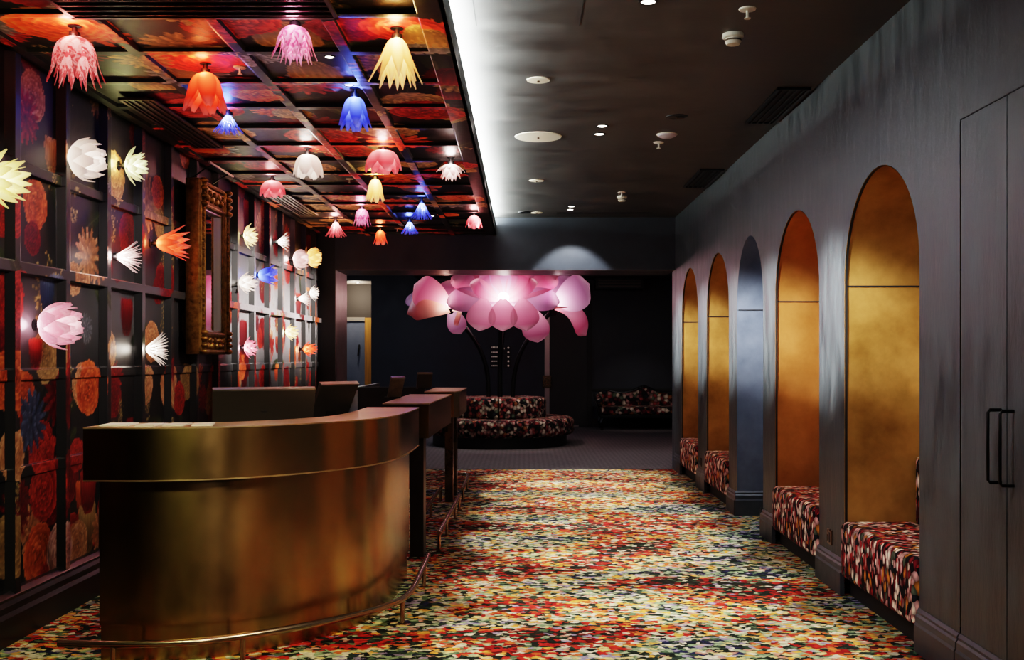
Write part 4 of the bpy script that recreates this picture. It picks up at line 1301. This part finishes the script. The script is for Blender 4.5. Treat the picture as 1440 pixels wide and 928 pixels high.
# round sofa
SC = Vector((-.38, 16.1, 0))
t = empty('round_sofa', SC, label='round floral banquette sofa with raised drum backrest under the giant flower', cat='sofa')
MB().lathe([(0, 0), (1.05, 0), (1.05, .165), (0, .165)], 64).build('plinth', M['black'], t, True)
def rounded(r0, r1, z0, z1, b):
    P = [(r0, z0), (r1 - b, z0)]
    for k in range(5): P.append((r1 - b + b * math.sin(PI / 2 * k / 4), z0 + b - b * math.cos(PI / 2 * k / 4)))
    for k in range(6): P.append((r1 - b + b * math.cos(PI / 2 * k / 5), z1 - b + b * math.sin(PI / 2 * k / 5)))
    P += [(r0, z1), (r0, z0)]
    return P
for k in range(4):
    a0 = -PI / 2 + k * PI / 2 + .006
    MB().lathe(rounded(.6, 1.165, .165, .425, .07), 24, a0, a0 + PI / 2 - .012).build('seat', M['sofa_fabric'], t, True)
    MB().lathe(rounded(.05, .725, .40, .735, .06), 20, a0 + .004, a0 + PI / 2 - .016).build('backrest', M['sofa_fabric'], t, True)

# carved settee at the back
t = empty('carved_settee', (2.30, 19.35, 0), label='carved black-framed floral settee against the lobby back wall', cat='settee')
mb = MB()
N = 40
top = []
for k in range(N + 1):
    s = -1 + 2 * k / N
    z = .66 + .11 * math.exp(-(s / .24) ** 2) + .05 * math.exp(-((abs(s) - .85) / .16) ** 2)
    top.append((s * .86, z))
def slab(mb, outline, y0, y1):
    a = [mb.bm.verts.new((x, y0, z)) for x, z in outline]
    b = [mb.bm.verts.new((x, y1, z)) for x, z in outline]
    n = len(outline)
    mb.bm.faces.new(a); mb.bm.faces.new(b[::-1])
    for i in range(n): mb.bm.faces.new((a[i], a[(i + 1) % n], b[(i + 1) % n], b[i]))
slab(mb, [(-.86, .36)] + top + [(.86, .36)], .28, .38)
mb.build('backrest', M['chaise_fabric'], t, True, 30)
mb = MB().tube([(x, .33, z + .012) for x, z in top], .03, 10)
for k in range(-2, 3): mb.sphere((k * .05, .32, .80 - abs(k) * .018), .03, 10)
mb.build('crest_rail', M['blackmetal'], t, True)
MB().box((-.86, -.3, .28), (.86, .32, .43), .05, 4).build('seat', M['chaise_fabric'], t, True)
MB().box((-.88, -.31, .22), (.88, .36, .285), .012, 2).build('seat_frame', M['blackmetal'], t)
for s in (-1, 1):
    MB().tube([(s * .86, .3, .60), (s * .88, .0, .57), (s * .90, -.26, .52), (s * .90, -.29, .44)], [.07, .07, .065, .05], 12).build('armrest', M['chaise_fabric'], t, True)
    MB().tube([(s * .95, .3, .64), (s * .965, 0, .60), (s * .97, -.29, .54), (s * .95, -.32, .46), (s * .9, -.31, .28)], .022, 8).build('arm_scroll', M['blackmetal'], t, True)
    for y in (-.26, .3):
        MB().tube([(s * .82, y, .23), (s * .86, y - .03, .14), (s * .83, y, .04), (s * .85, y - .02, 0)], [.04, .035, .02, .026], 8).build('leg', M['blackmetal'], t, True)

# ------------------------------------------------------------------ giant flower lamp
gpm = {
    'e': petal_mat('giant_petal_shaded', (.72, .26, .36), (.34, .085, .155), .40, .07),  # darker copy for the front petals, weaker light put into the colour
    'a': petal_mat('giant_petal_mauve', (1, .50, .62), (.33, .085, .17), .60, .07),
    'b': petal_mat('giant_petal_pink', (1, .46, .56), (.42, .075, .15), .62, .08),
    'c': petal_mat('giant_petal_lilac', (.92, .60, .80), (.30, .125, .245), .55, .07),
    'd': petal_mat('giant_petal_coral', (1, .58, .44), (.46, .09, .10), .66, .08),
}
for mm in gpm.values(): pass


def giant_petal(root, d, up, L_, Wd, bend, mat, par, pointy=.5, twist=0., cup=.16, nu=22, nv=11):
    """petal surface from root along d; 'up' is the side it bends to (radians over its length)"""
    d = Vector(d).normalized(); up = Vector(up); up = (up - d * up.dot(d)).normalized()
    side = d.cross(up).normalized()
    vs, att, atv = [], [], []
    p = Vector(root); a = 0.
    up_ = 0
    for i in range(nu):
        u = math.sin(i / (nu - 1) * PI / 2)
        a = bend * u * u if isinstance(bend, (int, float)) else np.interp(u, np.linspace(0, 1, len(bend)), bend)
        dirv = d * math.cos(a) + up * math.sin(a)
        nrm = up * math.cos(a) - d * math.sin(a)
        p = p + dirv * (L_ * (u - up_)); up_ = u
        w = Wd / 2 * (.22 + .78 * math.sin(min(u / .62, 1) * PI / 2) if u < .62 else ((1 - ((u - .62) / .38) ** (2.2 + 1.5 * (1 - pointy))) ** (.5 + .45 * pointy)))
        tw = twist * u
        sd = side * math.cos(tw) + nrm * math.sin(tw)
        n2 = nrm * math.cos(tw) - side * math.sin(tw)
        for j in range(nv):
            q = -1 + 2 * j / (nv - 1)
            vs.append(p + sd * (q * w) + n2 * (cup * q * q * Wd * (.4 + .6 * u)))
            att.append(min(1, u * 1.02)); atv.append(q ** 4)
    fs = [(i * nv + j, (i + 1) * nv + j, (i + 1) * nv + j + 1, i * nv + j + 1) for i in range(nu - 1) for j in range(nv - 1)]
    me = bpy.data.meshes.new('petal')
    me.from_pydata([tuple(v) for v in vs], [], fs)
    me.attributes.new('pu', 'FLOAT', 'POINT').data.foreach_set('value', att)
    me.attributes.new('pv', 'FLOAT', 'POINT').data.foreach_set('value', atv)
    me.polygons.foreach_set('use_smooth', [True] * len(me.polygons))
    me.materials.append(gpm[mat])
    o = bpy.data.objects.new('petal', me)
    COL.objects.link(o)
    o.parent = par
    return o


FT = empty('giant_flower_lamp', SC + Vector((0, 0, .737)), label='giant glowing pink flower lamp on black stems rising from the round sofa', cat='lamp')
O = FT.location
def gl(px, py, Y): return at(px, py, Y) - O

cen = gl(708, 424, 15.75)
lef = gl(634, 434, 16.0)
rig = gl(778, 432, 16.0)
bak = gl(722, 408, 16.7)
# stems
MB().tube([gl(703, 560, 16.1), gl(703, 500, 16.1), gl(704, 455, 16.05), cen + Vector((0, .1, -.05))], [.042, .036, .034, .045], 10).build('stem', M['blackmetal'], FT, True)
def bez(P, n=14):
    P = [Vector(p) for p in P]
    return [((1 - t) ** 3) * P[0] + 3 * t * (1 - t) ** 2 * P[1] + 3 * t * t * (1 - t) * P[2] + t ** 3 * P[3] for t in [k / n for k in range(n + 1)]]
MB().tube(bez([gl(687, 560, 16.1), gl(688, 500, 16.1), gl(672, 480, 16.1), lef + Vector((.04, .05, -.08))]), .036, 10).build('stem', M['blackmetal'], FT, True)
MB().tube(bez([gl(721, 560, 16.1), gl(721, 500, 16.1), gl(738, 478, 16.1), rig + Vector((-.04, .05, -.08))]), .036, 10).build('stem', M['blackmetal'], FT, True)
MB().tube(bez([gl(703, 560, 16.35), gl(703, 500, 16.4), gl(704, 458, 16.6), bak + Vector((0, 0, -.08))]), .034, 10).build('stem', M['blackmetal'], FT, True)
for c in (lef, rig):
    MB().lathe([(.045, -.1), (.075, -.02), (.09, .03), (0, .035)], 16, center=c + Vector((0, .03, -.03))).build('stem_cap', M['blackmetal'], FT, True)


def bloom(c, axis, rings, seed):
    rd = random.Random(seed)
    ax = Vector(axis).normalized()
    e1 = ax.cross(Vector((0, 0, 1))).normalized(); e2 = e1.cross(ax).normalized()   # e2 is 'up' across the face
    for n, lift, L_, Wd, bend, ph, mats in rings:
        angs = [R(q) for q in ph] if isinstance(ph, (list, tuple)) else [2 * PI * (k + ph) / n for k in range(n)]
        for k, a in enumerate(angs):
            rad = e1 * math.cos(a) + e2 * math.sin(a)
            d = rad * math.cos(lift) + ax * math.sin(lift)
            giant_petal(c + rad * .07, d, ax, L_ * rd.uniform(.93, 1.07), Wd, bend, mats[k % len(mats)], FT, rd.uniform(.3, .7), rd.uniform(-.15, .15))
    MB().sphere(c + ax * .09, .085, 16).build('bulb', M['giantbulb'], FT, True)


M['giantbulb'] = plain('giant_bulb_glow', (1, 1, 1), .5, emis=(1, .88, .86), estr=22)
bloom(cen, (0, -.80, .60), [(8, R(8), .82, .50, (.0, .05, -.15, -.5), (-6, 28, 64, 116, 152, 186), 'cababc'), (6, R(30), .54, .34, (.0, .1, .1, -.1), (10, 48, 82, 100, 132, 170), 'bacab')], 3)
for dx, zz in ((-.40, -.30), (0, -.36), (.40, -.30)):       # petals hanging at the front
    giant_petal(cen + Vector((dx * .72, -.30, .02)), (dx * .34, -.22, -1), (0, -1, .2), .50, .44, (.1, .05, -.1, -.2), 'e', FT, 1.0, 0, .1)
giant_petal(cen + Vector((.45, -.05, -.12)), (.15, -.15, -1), (0, -1, 0), .52, .42, (.1, .05, -.1, -.2), 'a', FT, .8, 0, .1)
giant_petal(cen + Vector((-.62, -.05, -.04)), (-.1, -.3, -1), (-1, -.4, 0), .36, .34, (.2, .1, 0), 'd', FT, .5, 0, .1)
# left bloom sweeps outward to the left
giant_petal(lef, (-.86, -.15, .52), (0, -.9, .45), .70, .56, (-.1, -.1, .1, .5), 'b', FT, .25, .0, .10)
giant_petal(lef, (-1, -.40, .06), (0, -.62, .78), .80, .60, (.28, .2, .0, -.5, -1.5), 'd', FT, .7, .0, -.14)
giant_petal(lef, (-.95, .3, .30), (0, -.7, .7), .78, .50, (.1, .1, -.2, -.5), 'c', FT, .5, 0, .1)
giant_petal(lef, (.8, -.35, .42), (0, -.8, .5), .50, .40, (.1, .1, 0), 'd', FT, .75, 0, .1)
giant_petal(lef, (.35, -.3, -.85), (0, -1, 0), .46, .30, (.0, .0, 0), 'c', FT, .6, 0, .1)
giant_petal(lef, (.05, .6, .7), (0, -.5, .8), .6, .5, (-.2, 0, .3), 'a', FT, .5, 0, .1)
MB().sphere(lef + Vector((-.02, -.08, .08)), .045, 14).build('bulb', M['giantbulb'], FT, True)
# right bloom
giant_petal(rig, (.80, -.2, .46), (0, -.9, .45), .70, .60, (-.1, -.1, .1, .5), 'c', FT, .25, .0, .10)
giant_petal(rig, (.62, .35, .72), (0, -.8, .6), .62, .56, (-.1, -.1, .1, .4), 'c', FT, .3, .0, .10)
giant_petal(rig, (.95, -.35, .02), (0, -.6, .8), .82, .36, (.05, -.2, -1.0, -1.45, -1.5), 'b', FT, .4, -.5, -.1)
giant_petal(rig, (-.8, -.35, .38), (0, -.8, .5), .52, .42, (.1, .1, 0), 'a', FT, .75, 0, .1)
giant_petal(rig, (.1, -.7, -.05), (0, -.3, 1), .36, .38, (.1, .1, 0), 'd', FT, .7, 0, -.1)
giant_petal(rig, (-.1, .6, .8), (0, -.5, .8), .6, .5, (-.2, 0, .3), 'b', FT, .5, 0, .1)
MB().sphere(rig + Vector((.02, -.08, .08)), .045, 14).build('bulb', M['giantbulb'], FT, True)
bloom(bak, (0, .25, .95), [(7, R(22), .80, .60, (.2, .1, -.2, -.6), .1, 'bac')], 9)


def point(loc, e, col, r=.05):
    l = bpy.data.lights.new('glow', 'POINT'); l.energy = e; l.color = col; l.shadow_soft_size = r
    o = bpy.data.objects.new('glow', l); COL.objects.link(o); o.location = loc


point(O + cen + Vector((0, -.26, .20)), 7, (1, .72, .74), .08)
point(O + lef + Vector((-.05, -.12, .18)), 3.6, (1, .62, .5), .06)
point(O + rig + Vector((.05, -.12, .18)), 3.6, (1, .7, .72), .06)

# ------------------------------------------------------------------ lights
def spot(loc, tgt, e, ang, blend=.4, col=(1, .93, .82), r=.04):
    l = bpy.data.lights.new('spot', 'SPOT')
    l.energy = e; l.spot_size = R(ang); l.spot_blend = blend; l.color = col; l.shadow_soft_size = r
    o = bpy.data.objects.new('spot', l); COL.objects.link(o)
    o.location = loc
    d = Vector(tgt) - Vector(loc)
    o.rotation_euler = d.to_track_quat('-Z', 'Y').to_euler()
    return o


def area(loc, tgt, e, sx, sy, col=(1, 1, 1), spread=180):
    l = bpy.data.lights.new('area', 'AREA'); l.shape = 'RECTANGLE'; l.size = sx; l.size_y = sy
    l.energy = e; l.color = col; l.spread = R(spread)
    o = bpy.data.objects.new('area', l); COL.objects.link(o); o.location = loc
    d = Vector(tgt) - Vector(loc)
    o.rotation_euler = d.to_track_quat('-Z', 'Y').to_euler()
    return o


WARM = (1, .93, .83)
for y in (3.5, 4.87, 6.25, 7.62, 9.0, 10.3, 11.48):
    spot((.60, y, ZC - .03), (.60, y, 0), 225, 41, .28, WARM)
spot((-1.2, 2.2, ZF - .04), (-1.75, 4.5, .6), 120, 44, .9, (.95, 1, .5), .14)  # added fill spot, brightens the left of the desk
# bulkhead scallop
spot((.57, 11.75, ZC - .03), (.57, 12.4, 1.9), 60, 70, .3, (.9, .95, 1))
# piers of the arched wall
for y in (6.1, 7.65, 8.97, 10.5, 12.1):
    spot((-.70, y - 1.2, ZF - .03), (XR, y, 1.60), 1250, 21, 1., (1, .99, .97))
spot((-.7, 3.6, ZF - .03), (XR, 5.0, 1.3), 105, 66, 1., (.86, .94, 1))
# far half of the mural wall
for y, e in ((9.2, 650), (10.5, 800), (11.6, 620)):
    spot((.55, y - .4, ZC - .04), (XL, y, 1.80), e, 30, .8, (1, .92, .86))
for y, e in ((5.2, 120), (6.7, 165)):
    spot((.55, y, ZC - .04), (XL, y, 1.5), e, 46, .9, (1, .92, .86))
# niches
for y0, y1, c in ARCH:
    yc = (y0 + y1) / 2
    if c == 'blue':
        spot((XR + .2, yc - .1, 2.25), (XR + .25, yc + .25, .9), 30, 120, 1., (.80, .88, 1), .1)
    else:
        spot((XR + .16, yc - .2, 2.22), (XR + .2, yc + .12, .4), 11.5, 120, 1., (1, .88, .72), .1)
# cove
ca = area((XF - .045, (YM + D1) / 2, ZF + .128), (XF - .045, (YM + D1) / 2, ZC), 190, .03, D1 - YM - .1, (.90, 1, .97))
ca.rotation_euler = (PI, R(6), 0)
cb = area((XF + .004, (YM + D1) / 2, ZF + .13), (XF - .045, (YM + D1) / 2, ZC), 7, .02, D1 - YM - .1, (.86, .95, 1))
cb.rotation_euler = (PI, R(70), 0)
# corridor
point((at(500, 0, 20.6).x, 20.6, 2.6), 12, (1, .9, .75), .05)
# added soft fill behind the camera, stands for the unseen foyer
area((.9, -1.2, 2.6), (.2, 6, .8), 7, 1.6, 1.0, (1, .93, .84))
spot((.2, 1.6, ZC - .05), (-1.3, 4.5, .75), 110, 46, .9, (1, .84, .62), .12)  # this and the next spot are added to brighten the desk front
spot((.75, 3.0, ZC - .05), (-.8, 5.0, .45), 190, 36, .9, (1, .82, .6), .12)
# lobby fill
area((-2.6, 17.0, 2.95), (-2.6, 17.4, 0), 30, 2, 2, (.75, .82, 1))
area((1.8, 14.3, 2.95), (1.8, 14.9, 0), 22, 3, 1, (1, .88, .85))
spot((-.6, 14.2, 2.85), (-.38, 15.6, .4), 60, 60, .8, WARM)
spot((2.2, 17.8, 2.8), (2.2, 19.4, .5), 25, 50, .8, WARM)

w = bpy.data.worlds.new('world'); scn.world = w
w.use_nodes = True
w.node_tree.nodes['Background'].inputs[0].default_value = (.02, .021, .026, 1)
w.node_tree.nodes['Background'].inputs[1].default_value = .3

scn.view_settings.view_transform = 'Filmic'
scn.view_settings.look = 'High Contrast'
scn.view_settings.exposure = 0.9
try:
    scn.cycles.use_denoising = True
    scn.cycles.sample_clamp_indirect = 4
    scn.cycles.max_bounces = 8
except Exception:
    pass
